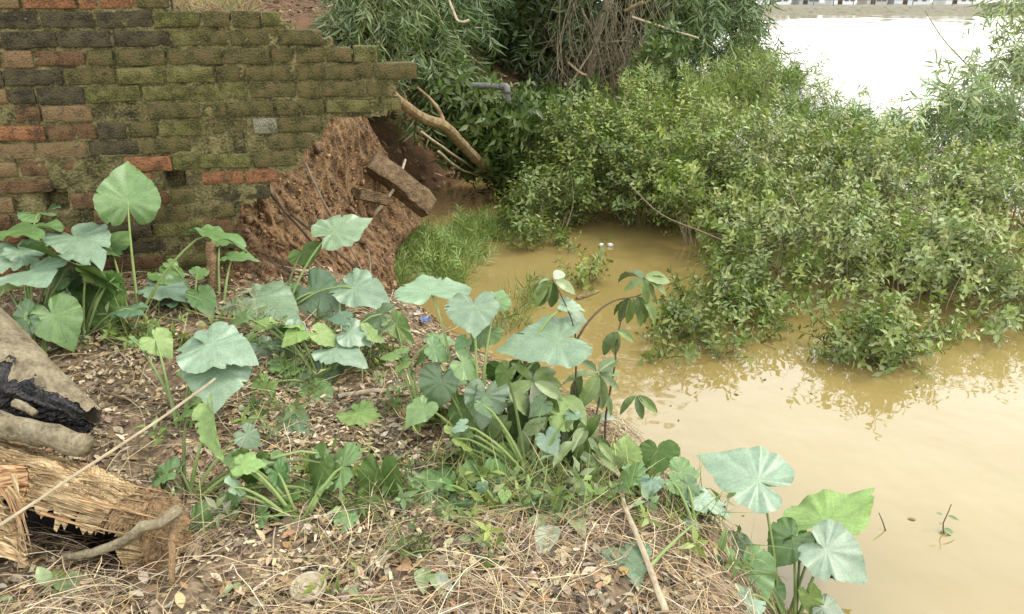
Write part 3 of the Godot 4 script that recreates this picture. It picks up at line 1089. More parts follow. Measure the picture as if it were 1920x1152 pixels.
func splinter(a: Vector3, dir: Vector3, up: Vector3, l: float, w: float) -> ArrayMesh:
	var b := MB.new()
	var s := dir.cross(up).normalized()
	var n := 5
	var bow := rf(-0.06, 0.16)
	var uo := rf(0, 3)
	for i in n + 1:
		var t := float(i) / n
		var ww := w * (1.0 - t * 0.85) * (0.7 + 0.6 * absf(sin(t * 7 + uo)))
		var c := a + dir * l * t + up * (bow * t * t * l) + s * sin(t * 4.0 + uo) * w * 0.4
		for e in [[-1, -0.3], [-0.5, 0.5], [0.6, 0.4], [1, -0.3]]:
			b.p(c + s * ww * e[0] + up * w * 0.5 * e[1] * (1.0 - t * 0.7), Vector2(uo + e[0] * 0.04, uo + t * l * 1.5))
	for i in n:
		for k in 3:
			var q := i * 4 + k
			b.quad(q, q + 1, q + 5, q + 4)
	return b.mesh()

func build_dead_wood() -> void:
	# hollow splintered trunk
	var a := at(-110, 905, 2.52)
	var z := at(335, 1040, 2.36)
	var t := thing("broken_trunk", "splintered hollow tree trunk with torn pale fibres at the lower left", "tree trunk", on(150, 1000))
	var jag := FastNoiseLite.new()
	jag.seed = 12
	jag.frequency = 0.09
	var near := func(u: float) -> float:
		var e := 46.0 + jag.get_noise_1d(u * 160) * 34.0 + jag.get_noise_1d(u * 520) * 12.0
		e = lerpf(66.0 + jag.get_noise_1d(u * 300) * 20.0, e, smoothstep(0.2, 0.42, u))
		return lerpf(e, -95.0, smoothstep(0.84, 0.96, u))
	part("shell", shell(a, z, 0.18, 0.13, near, func(_u): return 215.0, 110, 40, 0.03, false, 0.22), M.wood, t)
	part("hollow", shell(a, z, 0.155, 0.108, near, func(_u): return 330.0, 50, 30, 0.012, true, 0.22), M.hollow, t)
	# bark that is still on at the right end
	var foot := at(332, 1030, 2.34)
	part("bark", shell(at(240, 1006, 2.395), at(345, 1042, 2.355), 0.148, 0.136, func(u): return lerpf(50.0, -50.0, smoothstep(0.62, 0.95, u)) + jag.get_noise_1d(u * 200 + 40) * 30.0, func(u): return 150.0 + jag.get_noise_1d(u * 200 + 90) * 30.0, 60, 30, 0.035, false, 0.75), M.bark_brown, t)
	var ax := (z - a).normalized()
	var back := Vector3(ax.z, 0, -ax.x).normalized()
	if back.z > 0: back = -back
	var up0 := back.cross(ax).normalized()
	if up0.y < 0: up0 = -up0
	for i in 150:
		var u := rf(0.02, 0.86)
		var lo: float = near.call(u)
		var g := deg_to_rad(lerpf(lo + 5.0, 150.0, pow(rng.randf(), 1.5)))
		var dir := -back * cos(g) + up0 * sin(g)
		var q := a.lerp(z, u) + dir * (lerpf(0.18, 0.13, u) + rf(-0.004, 0.02))
		var d := (ax + dir * rf(-0.06, 0.10) + Vector3(0, rf(-0.08, 0.08), 0)).normalized()
		part("splinter", splinter(q, d, dir, rf(0.05, 0.24), rf(0.0015, 0.0055)), M.wood if rng.randf() < 0.8 else M.wood_red, t)
	# torn flaps at the left edge of the hollow
	var flaps := [
		[[[-60, 880, 2.36], [0, 868, 2.33], [45, 872, 2.30]], [[-60, 915, 2.33], [5, 905, 2.29], [52, 895, 2.27]], [[-60, 950, 2.33], [0, 930, 2.27], [42, 948, 2.25]]],
		[[[-60, 960, 2.33], [0, 940, 2.3], [28, 985, 2.28]], [[-60, 1000, 2.29], [2, 985, 2.25], [45, 1025, 2.23]], [[-60, 1060, 2.26], [-4, 1045, 2.21], [50, 1062, 2.2]]],
	]
	for f in flaps:
		var pts := []
		for r in f:
			var line := []
			for q in r: line.append(at(q[0], q[1], q[2]))
			pts.append(line)
		var b := MB.new()
		for s in 2:
			for k in 22:
				for i in 30:
					var p := patch(pts, k / 21.0 * 1.999, minf(i / 29.0 * 1.999, 1.999))
					p += Vector3(0.2, 0.5, 0.8) * (jag.get_noise_2d(k * 9.0, i * 1.2) * 0.018 - s * 0.014)
					b.p(p, Vector2(k / 22.0 * 0.6, i / 30.0 * 0.25))
		for k in 21:
			for i in 29:
				var q := k * 30 + i
				b.quad(q, q + 1, q + 31, q + 30)
				q += 660
				b.quad(q, q + 30, q + 31, q + 1)
		part("torn_flap", b.mesh(), M.wood_red if f == flaps[0] else M.wood, t)
	for i in 26:
		var q := at(rf(-30, 40), rf(880, 1050), 2.24)
		part("splinter", splinter(q, (at(rf(20, 70), rf(960, 1080), 2.22) - q).normalized(), Vector3(0.1, 0.4, 0.9).normalized(), rf(0.05, 0.16), rf(0.003, 0.008)), M.wood if i % 3 else M.wood_red, t)
	# charred log with bark left on its upper side
	var la := at(-190, 615, 2.95)
	var lz := at(172, 785, 2.56)
	var lt := thing("charred_log", "half burnt log with tan bark above and a black charred side", "log", on(60, 800))
	var line := func(u: float) -> float: return 62.0 + jag.get_noise_1d(u * 130 + 7) * 38.0 + jag.get_noise_1d(u * 330) * 9.0
	part("bark", shell(la, lz, 0.30, 0.035, line, func(_u): return 240.0, 170, 36, 0.016), M.bark, lt)
	part("charred_side", shell(la, lz, 0.291, 0.029, func(_u): return -110.0, func(u): return line.call(u) + 8.0, 90, 44, 0.045), M.char, lt)
	# pale scar on the burnt side
	var sc := MB.new()
	tube(sc, path([at(28, 757, 2.52), at(45, 764, 2.51), at(66, 776, 2.5)], 6), 0.016, 0.011, 7, 0.2)
	part("scar", sc.mesh(), M.bark, lt)
	stick("cut_branch", "thick grey-brown round branch lying between the burnt log and the splintered trunk", [at(-90, 775, 2.52), at(20, 800, 2.48), at(100, 820, 2.45), at(158, 836, 2.42)], 0.040, 0.036, "bark", 10, 18, 0.0, "branch")
	stick("gnarled_root", "knotty tan root lying across the hollow of the splintered trunk", [at(120, 1046, 2.27), at(195, 1032, 2.25), at(245, 1006, 2.23), at(262, 990, 2.22), at(300, 982, 2.23), at(338, 956, 2.26)], 0.011, 0.018, "bark", 22, 9, 0.16, "root")
	stick("long_stick", "long thin straight dry stick leaning from the broken trunk up to a taro leaf", [at(-40, 1012, 2.14), at(150, 885, 2.26), at(300, 786, 2.38), at(404, 710, 2.46)], 0.0048, 0.0042, "twig_pale", 14, 6, 0.05)
	stick("stem_stub", "short brown stump rising out of the ground beside the trunk's right end", [at(322, 1100, 2.2), at(322, 1030, 2.24), at(328, 965, 2.3)], 0.008, 0.012, "bark_brown", 8, 7, 0.2)

# ------------------------------------------------------------------ broad leaved sapling and its leaves
# leaves: [base x, y, tip x, y, depth, tip drop, width, facing, tone]
func broad(t: Node3D, d: float, leaves: Array) -> void:
	for q in leaves:
		var a := at(q[0], q[1], d + q[4])
		var g := ground_h(a.x, a.z)
		if a.y < g + 0.02 and on(q[0], q[1]).y > 0.05: a = on(q[0], q[1]) + Vector3(0, 0.03, 0)
		var tip := tip_point(a, q[2], q[3], depth_of(a), q[5])
		var n := leaf_normal(a, tip, q[7], rf(-0.5, 0.5))
		part("leaf", oval_blade(a, tip, n, q[6], rf(0.05, 0.4), rf(0.1, 0.6)), M["broad%d" % int(q[8])], t)

func build_sapling() -> void:
	var base := on(1062, 880)
	var d := depth_of(base)
	var t := thing("broadleaf_sapling", "leafy sapling with whorls of long oval leaves at the water's edge", "sapling", base)
	var stems := [
		[[1062, 880, 0], [1075, 790, 0.02], [1080, 640, 0.06], [1062, 575, 0.1], [1036, 525, 0.12]],
		[[1135, 850, 0.12], [1136, 780, 0.12], [1152, 690, 0.15], [1160, 620, 0.2], [1178, 560, 0.24]],
		[[1080, 640, 0.06], [1110, 595, 0.1], [1150, 565, 0.16], [1205, 552, 0.22], [1208, 520, 0.22]],
		[[1062, 880, 0], [1030, 800, -0.05], [1000, 735, -0.08], [1000, 715, -0.08]],
		[[1062, 880, 0], [1110, 800, 0.05], [1125, 740, 0.08], [1120, 700, 0.1]],
	]
	for s in stems:
		var c := []
		for q in s: c.append(at(q[0], q[1], d + q[2]))
		var b := MB.new()
		tube(b, path(c, 14), 0.0048, 0.0026, 6, 0.15)
		part("stem", b.mesh(), M.twig_dark, t)
	broad(t, d, [
		[1028, 525, 1000, 575, .12, .1, .42, .9, 0], [1030, 525, 1008, 530, .1, .06, .5, .8, 1], [1040, 524, 1056, 508, .14, 10.08, .5, .5, 3], [1042, 526, 1082, 548, .12, .04, .5, .7, 1], [1034, 528, 1006, 578, .1, .12, .38, 1.2, 0], [1038, 530, 1034, 580, .13, .12, .36, 1.0, 2], [1026, 524, 996, 545, .12, .07, .45, .6, 1],
		[1208, 522, 1158, 512, .22, .03, .3, .5, 2], [1206, 522, 1168, 545, .22, .06, .35, .8, 0], [1210, 520, 1262, 524, .22, .03, .42, .5, 0], [1210, 522, 1256, 555, .22, .08, .34, .8, 0], [1208, 524, 1232, 566, .2, .1, .32, 1.0, 2], [1206, 524, 1214, 572, .2, .1, .34, 1.0, 0], [1212, 518, 1250, 516, .24, 10.05, .3, .2, 3],
		[1180, 558, 1160, 605, .22, .12, .32, 1.0, 2], [1182, 560, 1178, 612, .22, .12, .32, 1.0, 0], [1186, 560, 1204, 615, .22, .13, .38, 1.0, 0], [1196, 556, 1210, 612, .22, .13, .4, 1.0, 2], [1200, 556, 1236, 612, .22, .12, .34, .9, 0], [1178, 562, 1150, 590, .22, .1, .2, .8, 2],
		[1152, 622, 1130, 668, .18, .1, .4, 1.1, 2], [1156, 622, 1152, 668, .18, .1, .4, 1.2, 0], [1158, 620, 1192, 640, .18, .04, .42, .7, 0],
		[1000, 715, 958, 672, -.05, 10.06, .3, .6, 0], [1000, 715, 1045, 690, -.06, 10.05, .5, .5, 0], [1000, 716, 922, 758, -.09, .08, .36, .9, 0], [1002, 716, 1062, 752, -.1, .06, .36, .9, 1], [1000, 718, 1008, 786, -.1, .14, .36, 1.2, 3], [1004, 718, 1050, 790, -.07, .14, .36, 1.1, 0], [998, 714, 950, 690, -.02, .02, .4, .6, 2], [1005, 714, 1060, 722, -.04, .03, .4, .5, 0],
		[1120, 700, 1052, 718, .05, .03, .4, .6, 1], [1122, 702, 1085, 770, .04, .12, .4, 1.0, 0], [1118, 700, 1130, 770, .06, .14, .45, 1.0, 1], [1122, 698, 1160, 672, .1, 10.06, .45, .5, 2], [1124, 700, 1168, 695, .1, .03, .4, .6, 0], [1124, 702, 1164, 730, .1, .06, .34, .8, 2], [1118, 696, 1086, 672, .1, 10.06, .4, .6, 2], [1130, 735, 1150, 782, .08, .1, .36, 1, 2], [1090, 705, 1070, 760, .02, .12, .4, 1, 2],
		[1110, 790, 1048, 815, .03, .04, .38, .7, 2], [1070, 800, 1110, 870, .0, .12, .4, 1.0, 0], [1060, 800, 1085, 880, -.02, .14, .36, 1.0, 2], [1040, 790, 1020, 845, -.05, .1, .4, 1.0, 2], [1085, 820, 1130, 850, .04, .05, .4, .7, 1], [1110, 792, 1160, 782, .1, .02, .3, .4, 3], [990, 800, 975, 860, -.08, .1, .42, 1.0, 2], [1010, 820, 1045, 870, -.08, .1, .4, 1.0, 0], [960, 790, 930, 830, -.1, .08, .42, 1.0, 0], [945, 845, 940, 902, -.16, .12, .42, 1.2, 1], [980, 860, 1000, 905, -.15, .08, .4, 1.0, 0],
		[1192, 742, 1160, 778, .3, .08, .34, 1, 0], [1196, 742, 1236, 775, .3, .08, .34, .9, 0], [1194, 742, 1205, 788, .3, .1, .36, 1, 2],
		[1130, 860, 1180, 900, .05, .05, .4, .7, 2], [1100, 860, 1060, 905, -.02, .05, .4, .8, 2], [1130, 815, 1115, 862, .05, .1, .45, 1, 1],
	])
	var more := []
	for i in 62:
		var x := rf(880, 1135)
		var y := rf(720, 890)
		var a := rf(-1.0, 1.0)
		var l := rf(45, 80)
		more.append([x, y, x + sin(a) * l, y + cos(a) * l * 0.8, rf(-0.15, 0.1), rf(0.03, 0.12), rf(0.34, 0.46), rf(0.5, 1.2), rng.randi() % 3])
	broad(t, d, more)
	# leaves on the snapped twig that lies in front of it
	var fb := on(1070, 945)
	var ft := thing("fallen_leafy_twig", "snapped twig of grey-green oval leaves lying on the straw", "twig", fb)
	var b := MB.new()
	tube(b, path([lay(960, 885, 0.06), lay(1010, 915, 0.05), lay(1060, 940, 0.045), lay(1110, 955, 0.04), lay(1168, 985, 0.03)], 14), 0.0035, 0.0045, 6, 0.1)
	part("twig", b.mesh(), M.twig, ft)
	broad(ft, depth_of(fb), [
		[1045, 940, 1025, 990, 0, .0, .5, .3, 1], [1058, 935, 1050, 985, 0, .0, .45, .4, 1], [1070, 945, 1095, 985, 0, .0, .5, .3, 1], [1062, 930, 1095, 918, 0, .0, .5, .2, 3], [1045, 925, 1008, 945, 0, .0, .42, .3, 1], [1030, 970, 975, 962, 0, .0, .42, .3, 0], [1025, 985, 980, 995, 0, .0, .45, .3, 1], [1036, 1000, 1014, 1046, 0, .0, .48, .5, 3], [1060, 975, 1100, 1000, 0, .0, .5, .3, 1], [1090, 925, 1140, 912, 0, .02, .4, .3, 3], [1010, 910, 975, 895, 0, .0, .4, .4, 2], [1080, 900, 1100, 935, 0, .02, .5, .3, 1], [930, 965, 962, 975, 0, .0, .4, .3, 1],
	])

# ------------------------------------------------------------------ taro plants
func build_taro() -> void:
	taro("tall taro with one big upright leaf against the brick wall", 255, 600, [
		[240, 378, 232, 296, 0, 10.05, 1.08, 0.9, 0, 1, [0.1, 1.3, 0.16]], [395, 438, 482, 460, 0, 0.04, 0.7, 0.05, -0.2, 1], [184, 555, 215, 640, -0.05, 0.14, 0.7, 0.8, 0.4, 3], [205, 460, 240, 424, 0.12, 10.08, 1.1, 0.4, 0, 1], [282, 625, 252, 605, -0.06, 10.04, 0.9, 0.7, 0, 2], [275, 650, 300, 668, -0.1, 0.05, 0.9, 0.6, 0, 1]])
	taro("spreading taro with crowded pale leaves at the left edge below the bricks", 60, 640, [
		[72, 398, 50, 372, .28, 10.05, 1.3, .9, 0, 1], [58, 428, -30, 420, .1, .0, .8, .05, 0, 1], [140, 446, 190, 492, .12, .06, .85, .4, 0, 0], [38, 476, -30, 452, 0, 10.06, 1.0, .5, 0, 0], [40, 470, 78, 496, 0, 0.05, 1.1, .5, 0, 0], [60, 508, 96, 522, -.1, .0, 1.7, .6, 0, 0], [115, 488, 240, 532, 0, .08, .75, -0.9, 0.2, 3], [10, 535, -40, 560, 0.05, 0.02, .8, .3, 0, 2], [125, 545, 165, 575, .1, .08, .9, .6, 0, 1], [140, 520, 90, 545, .15, .05, .9, .5, 0, 4], [170, 465, 230, 470, .15, .03, .9, .5, 0, 1]])
	taro("young taro whose round leaves touch the top of the burnt log", 75, 690, [
		[50, 598, 22, 638, -.05, .1, 1.2, .9, 0, 1], [98, 592, 142, 658, 0, .14, 1.05, .9, 0, 1], [110, 570, 70, 560, .1, .0, .9, .4, 0, 1], [120, 600, 95, 650, 0.1, .1, .8, .7, 0, 4]])
	taro("low taro patch at the foot of the wall, right of the tall one", 375, 595, [
		[318, 495, 336, 508, .1, .03, 1.0, .6, 0, 1], [308, 515, 352, 536, .05, .03, .8, .4, 0, 1], [370, 512, 396, 502, .1, 10.04, 1.2, .5, 0, 1], [298, 540, 370, 554, -.02, .02, .8, .4, 0, 0], [376, 555, 404, 596, -.02, .08, .8, .6, 0, 1], [330, 560, 300, 552, 0, .02, .9, .4, 0, 4]])
	taro("slender taro with a small level leaf before the red soil", 410, 565, [[438, 480, 488, 481, .05, .0, .8, .1, 0, 1], [412, 455, 440, 448, .05, .0, .9, .2, 0, 1]])
	taro("taro with a mint leaf lifted high in front of the red soil slope", 528, 575, [
		[628, 436, 702, 402, .05, 10.10, 0.95, .5, 0, 0, [0.1, 0.1, 0.03]], [568, 474, 582, 500, .1, 10.02, 2.0, 1.4, 0, 3, [0.1, 0.1, 0.2]], [662, 541, 735, 582, -.05, .06, .75, .3, .25, 0], [588, 550, 650, 606, 0, .1, .9, .7, .5, 4], [482, 574, 556, 602, -.1, .04, 1.0, .35, 0, 0], [545, 545, 585, 562, .05, .04, .9, .5, 0, 1], [540, 570, 505, 548, .1, .0, .9, .5, 0, 3], [600, 575, 632, 612, 0, .08, .8, .6, 0, 4]])
	taro("wilting yellow-green taro in the middle of the chip-strewn ground", 600, 715, [
		[560, 625, 525, 645, 0, .02, 1.0, .5, 0, 2], [602, 628, 645, 646, 0, .05, 1.0, .5, 0, 2], [655, 625, 700, 640, .05, .03, 1.2, .8, 0, 0], [500, 608, 466, 620, .1, .02, 1.0, .3, 0, 2], [625, 655, 694, 678, 0, .03, .95, .25, 0, 0], [600, 715, 560, 738, 0, .03, .9, .4, 0, 4], [545, 690, 505, 700, 0, .02, .9, .4, 0, 1], [498, 740, 470, 768, -.1, .08, .9, .7, 0, 2], [590, 745, 615, 765, -.1, .03, .9, .4, 0, 1], [540, 625, 575, 610, .1, .0, 1, .4, 0, 1], [520, 685, 562, 680, .0, .0, 1, .2, 0, 1], [690, 625, 712, 605, .1, 10.05, 0.8, .6, 0, 2], [650, 650, 680, 640, 0.1, .0, 1, .4, 0, 1]])
	taro("yellowed folded taro leaf plant by the water wrapper on the bank edge", 770, 680, [
		[742, 608, 775, 650, .05, .08, .65, .9, .4, 2, [0.2, 0.2, 0.3]], [712, 610, 700, 590, .1, .0, .8, .4, 0, 0], [815, 640, 860, 636, 0.05, .0, 1.0, .3, 0, 1]])
	taro("large blue-green taro in the left foreground, three lobes wide", 345, 805, [
		[392, 648, 488, 664, 0, .02, 1.2, .4, 0, 0, [0.15, 0.25, 0.05]], [388, 645, 322, 656, .03, .02, 1.1, .4, 0, 0, [0.1, 0.2, 0.05]], [408, 690, 412, 770, -.02, .1, 1.15, .9, 0, 0, [0.2, 0.2, 0.05]], [292, 638, 328, 668, .12, .06, 1.2, .5, 0, 2], [362, 690, 325, 700, .05, .02, 1.2, .5, 0, 2], [455, 690, 462, 720, .05, .05, 1, .5, 0, 3], [250, 640, 268, 650, .15, .03, 1, .5, 0, 1]])
	taro("trampled taro clump of dark drooping leaves beside the broken trunk", 355, 940, [
		[400, 782, 412, 866, 0, .1, .55, .8, .9, 2, [0.1, 0.1, 0.5]], [462, 815, 492, 842, .05, .05, 1.1, .6, 0, 4], [474, 868, 470, 918, 0, .1, 1.15, .9, 0, 3], [515, 868, 548, 902, 0, .05, .9, .5, 0, 1], [600, 868, 568, 920, 0, .1, 1.1, .8, .3, 3], [598, 850, 622, 842, 0.02, 10.03, .9, .4, 0, 1], [312, 888, 268, 905, 0, .04, 1.0, .5, 0, 1], [300, 905, 282, 932, 0, .05, 1.0, .6, 0, 3], [335, 880, 318, 895, 0, .04, 1.0, .5, 0, 1], [366, 1005, 388, 1070, 0, .12, .75, 1.1, .2, 1, [0.05, 0.1, 0.25]], [415, 970, 448, 998, 0, .04, .9, .5, 0, 1], [585, 945, 575, 992, 0, .06, 1.0, .6, 0, 3], [590, 925, 612, 935, 0, .03, 1, .5, 0, 1], [350, 770, 318, 785, .05, .05, 1, .5, 0, 3]])
	taro("taro stem with a folded hanging leaf on the open litter", 640, 940, [
		[716, 900, 726, 1008, 0, .2, .62, 1.1, .3, 3, [0.1, 0.2, 0.35]], [705, 935, 745, 895, .0, 10.06, .6, .8, .5, 0, [0.2, 0.2, 0.4]], [690, 960, 660, 985, .0, .02, .8, .4, 0, 3], [650, 990, 635, 1005, 0, .02, 1, .3, 0, 1]])
	taro("mint taro group in the centre with broad leaves over the muddy water", 890, 850, [
		[808, 548, 800, 511, .1, 10.12, 1.7, .5, 0, 0, [0.05, 0.1, 0.02]], [888, 575, 893, 632, 0, .08, 1.35, .8, 0, 0, [0.15, -0.1, 0.06]], [930, 566, 946, 540, .05, 10.05, 1.3, .6, 0, 1], [1048, 636, 930, 660, 0, .03, 1.05, .35, 0, 0, [0.08, 0.1, 0.02]], [915, 622, 878, 656, .05, .05, 1.1, .4, 0, 1], [813, 655, 845, 676, -.05, .05, 1.3, .5, 0, 1], [868, 682, 908, 710, -.05, .06, 1.2, .5, 0, 1], [910, 742, 908, 810, -.1, .13, 1.05, 1.0, 0, 0, [0.05, 0.1, 0.02]], [826, 715, 808, 778, -.05, .12, 1, .8, 0, 4], [792, 765, 755, 802, -.1, .04, .9, .5, 0, 1], [1062, 572, 1100, 578, .1, .01, 1.0, .3, 0, 0], [960, 790, 985, 850, 0, .1, 1.0, .8, 0, 3], [875, 770, 862, 830, -.02, .1, 1.0, .7, 0, 3], [985, 690, 1010, 740, .08, .1, 1.0, .7, 0, 3], [940, 700, 935, 740, .05, .1, 1.0, .7, 0, 3], [870, 640, 850, 660, .02, .03, 1.0, .4, 0, 1], [1075, 590, 1105, 600, 0.15, .02, 1.1, .5, 0, 0]])
	taro("wilted taro leaves sagging onto the ground under the sapling", 880, 925, [
		[905, 900, 912, 992, 0, .15, .85, 1.0, .1, 1, [0.1, 0.1, 0.1]], [845, 940, 770, 1012, 0, .0, .85, .4, 0, 1], [868, 930, 845, 960, 0, .03, .7, .5, 0, 3], [800, 920, 770, 950, 0, .0, .6, .3, 0, 1]])
	taro("bright heart-leaved young taro at the tip of the bank", 1200, 915, [
		[1170, 856, 1172, 810, 0, 10.04, 1.15, 1.0, 0, 2], [1233, 846, 1236, 895, .02, .06, 1.3, 1.3, 0, 3, [0.05, 0.05, 0.05]], [1215, 872, 1205, 890, 0, .05, .6, .8, 0, 2], [1195, 870, 1222, 868, .03, 0.02, .8, .5, 0, 2]])
	taro("blue-grey taro half hidden in the straw at the water's edge", 1310, 1000, [
		[1312, 934, 1378, 966, .05, .03, .7, .3, 0, 0], [1290, 912, 1312, 950, .05, .06, .9, .6, 0, 4], [1262, 905, 1285, 930, 0, .05, .9, .7, 0, 1], [1290, 1000, 1320, 985, 0, .0, .9, .5, 0, 4]])
	taro("big taro in the lower right corner with leaves spread over the river", 1480, 1185, [
		[1422, 902, 1306, 846, .08, 10.10, 1.0, .55, 0, 0, [0.1, 0.1, 0.04]], [1548, 978, 1650, 918, .12, 10.14, .72, .05, 0, 2, [0.0, 0.1, 0.06]], [1550, 1032, 1640, 1092, -.10, .05, 1.15, .7, 0, 0, [0.15, 0.1, 0.05]], [1486, 1012, 1440, 1068, 0, .1, 1.0, .9, 0, 1], [1500, 1020, 1518, 1068, .02, .12, .8, .6, .7, 3], [1393, 1082, 1416, 1165, -.02, .12, 1.05, 1.0, 0, 1, [0.15, 0.1, 0.1]], [1380, 1045, 1440, 1090, .05, .05, .7, .5, .3, 4], [1545, 1140, 1598, 1155, -.05, .02, 1.0, .4, 0, 0], [1395, 1140, 1350, 1150, -.08, .0, 1.0, .4, 0, 0], [1520, 1120, 1545, 1170, -.05, .1, .6, .6, .5, 2], [1440, 1120, 1480, 1150, -.04, .05, 1.1, .7, 0, 1]])
	taro("yellow cut taro leaf lying flat on the wood chips", 690, 800, [[672, 790, 722, 800, 0, .0, .8, .3, 0, 2]], "fallen_taro_leaf")
	taro("grey-green taro leaf lying flat left of the yellow cut leaf", 560, 805, [[540, 800, 592, 808, 0, .0, .7, .3, 0, 4]], "fallen_taro_leaf")
	taro("faded taro leaf half buried in straw by the pale branch", 1190, 1080, [[1175, 1055, 1205, 1090, 0, .0, 1.0, .3, 0, 4]], "fallen_taro_leaf")
	for s in [
		["dense low taro leaves crowded under the sapling", 1000, 905, 850, 1110, 690, 880, 18],
		["small taro leaves pushing up left of the mint group", 800, 800, 740, 880, 640, 790, 9],
		["low mixed taro leaves behind the wilting yellow-green ones", 590, 690, 450, 720, 575, 720, 15],
		["small crowded taro under the spreading one at the left edge", 150, 630, 10, 250, 500, 620, 13],
		["crumpled small taro leaves scattered beside the trampled clump", 560, 975, 430, 680, 860, 985, 12],
		["low taro leaves at the foot of the wilted sagging ones", 930, 960, 830, 1010, 880, 985, 10],
		["small taro on the straw lip above the river", 1230, 955, 1150, 1310, 880, 985, 9],
	]:
		var some := []
		for i in s[7]:
			var x := rf(s[3], s[4])
			var y := rf(s[5], s[6])
			var a := rf(-1.7, 1.7)
			var l := rf(26, 52)
			some.append([x, y, x + sin(a) * l, y + cos(a) * l * 0.7, rf(-0.08, 0.12), rf(0.02, 0.1), rf(0.8, 1.15), rf(0.3, 1.0), rf(-0.3, 0.3), [0, 1, 1, 3, 4, 4, 2][rng.randi() % 7]])
		taro(s[0], s[1], s[2], some)
	# seedlings
	for s in [
		["leafy seedling at the bottom left in front of the root", 110, 1125, [[92, 1100, 70, 1062, 0, .02, .6, .6, 1], [98, 1098, 128, 1062, 0, .0, .6, .6, 0], [100, 1100, 175, 1095, 0, .02, .55, .7, 0], [104, 1102, 150, 1150, 0, .04, .6, .8, 2], [96, 1102, 60, 1125, 0, .03, .5, .7, 1], [112, 1090, 165, 1075, .02, .0, .4, .5, 0]]],
		["tiny seedling cut by the bottom left corner of the photo", 10, 1150, [[0, 1140, 24, 1122, 0, .0, .6, .6, 1], [5, 1145, -20, 1120, 0, .0, .6, .6, 1]]],
		["pale wilted seedling lying near the bottom centre", 815, 1095, [[800, 1085, 782, 1080, 0, .0, .5, .4, 3], [815, 1092, 845, 1100, 0, .0, .5, .4, 3], [808, 1090, 835, 1112, 0, .0, .5, .4, 1], [796, 1080, 792, 1108, 0, .0, .5, .4, 1], [820, 1098, 850, 1108, 0, .0, .4, .4, 3]]],
		["small bright sprout left of the tin lid", 435, 1112, [[440, 1112, 418, 1116, 0, .0, .4, .4, 1], [440, 1112, 456, 1104, 0, .0, .5, .4, 1]]],
		["little sprout right of the tin lid", 655, 1120, [[655, 1120, 640, 1112, 0, .0, .6, .4, 1], [655, 1120, 672, 1116, 0, .0, .6, .4, 1]]],
		["pale wilted weed in the middle of the bottom litter", 880, 1020, [[880, 1010, 868, 990, 0, .0, .5, .5, 3], [882, 1012, 900, 1000, 0, .0, .5, .5, 1], [878, 1016, 865, 1030, 0, .0, .5, .5, 1], [884, 1016, 910, 1025, 0, .0, .5, .5, 3]]],
		["four-leaved plant standing out over the water at the bottom right", 1648, 1175, [[1645, 1105, 1610, 1080, 0, .02, .5, .7, 0], [1648, 1103, 1632, 1088, 0, 10.02, .5, .7, 2], [1650, 1105, 1695, 1145, 0, .05, .4, .7, 0], [1690, 1098, 1678, 1045, .02, 10.02, .75, 1.0, 0], [1690, 1100, 1722, 1142, .02, .05, .55, .9, 2]]],
		["small dark-leaved weed on the straw bank above the lower right taro", 1345, 1060, [[1345, 1040, 1345, 1070, 0, .05, .7, .8, 2], [1348, 1038, 1362, 990, 0, 10.0, .3, .5, 0], [1372, 1050, 1362, 1022, 0, .0, .5, .5, 0]]],
		["low weed under the trampled taro", 500, 975, [[500, 965, 485, 950, 0, .0, .5, .5, 2], [505, 965, 525, 945, 0, .0, .4, .5, 2], [500, 970, 480, 985, 0, .0, .5, .5, 2]]],
	]:
		var base := on(s[1], s[2])
		var st := thing("seedling", s[0], "plant", base, "seedlings in the litter")
		var b := MB.new()
		var q0: Array = s[3][0]
		tube(b, path([base - Vector3(0, 0.02, 0), base.lerp(at(q0[0], q0[1], depth_of(base)), 0.5), at(q0[0], q0[1], depth_of(base))], 5), 0.003, 0.002, 5)
		part("stem", b.mesh(), M.petiole, st)
		broad(st, depth_of(base), s[3])

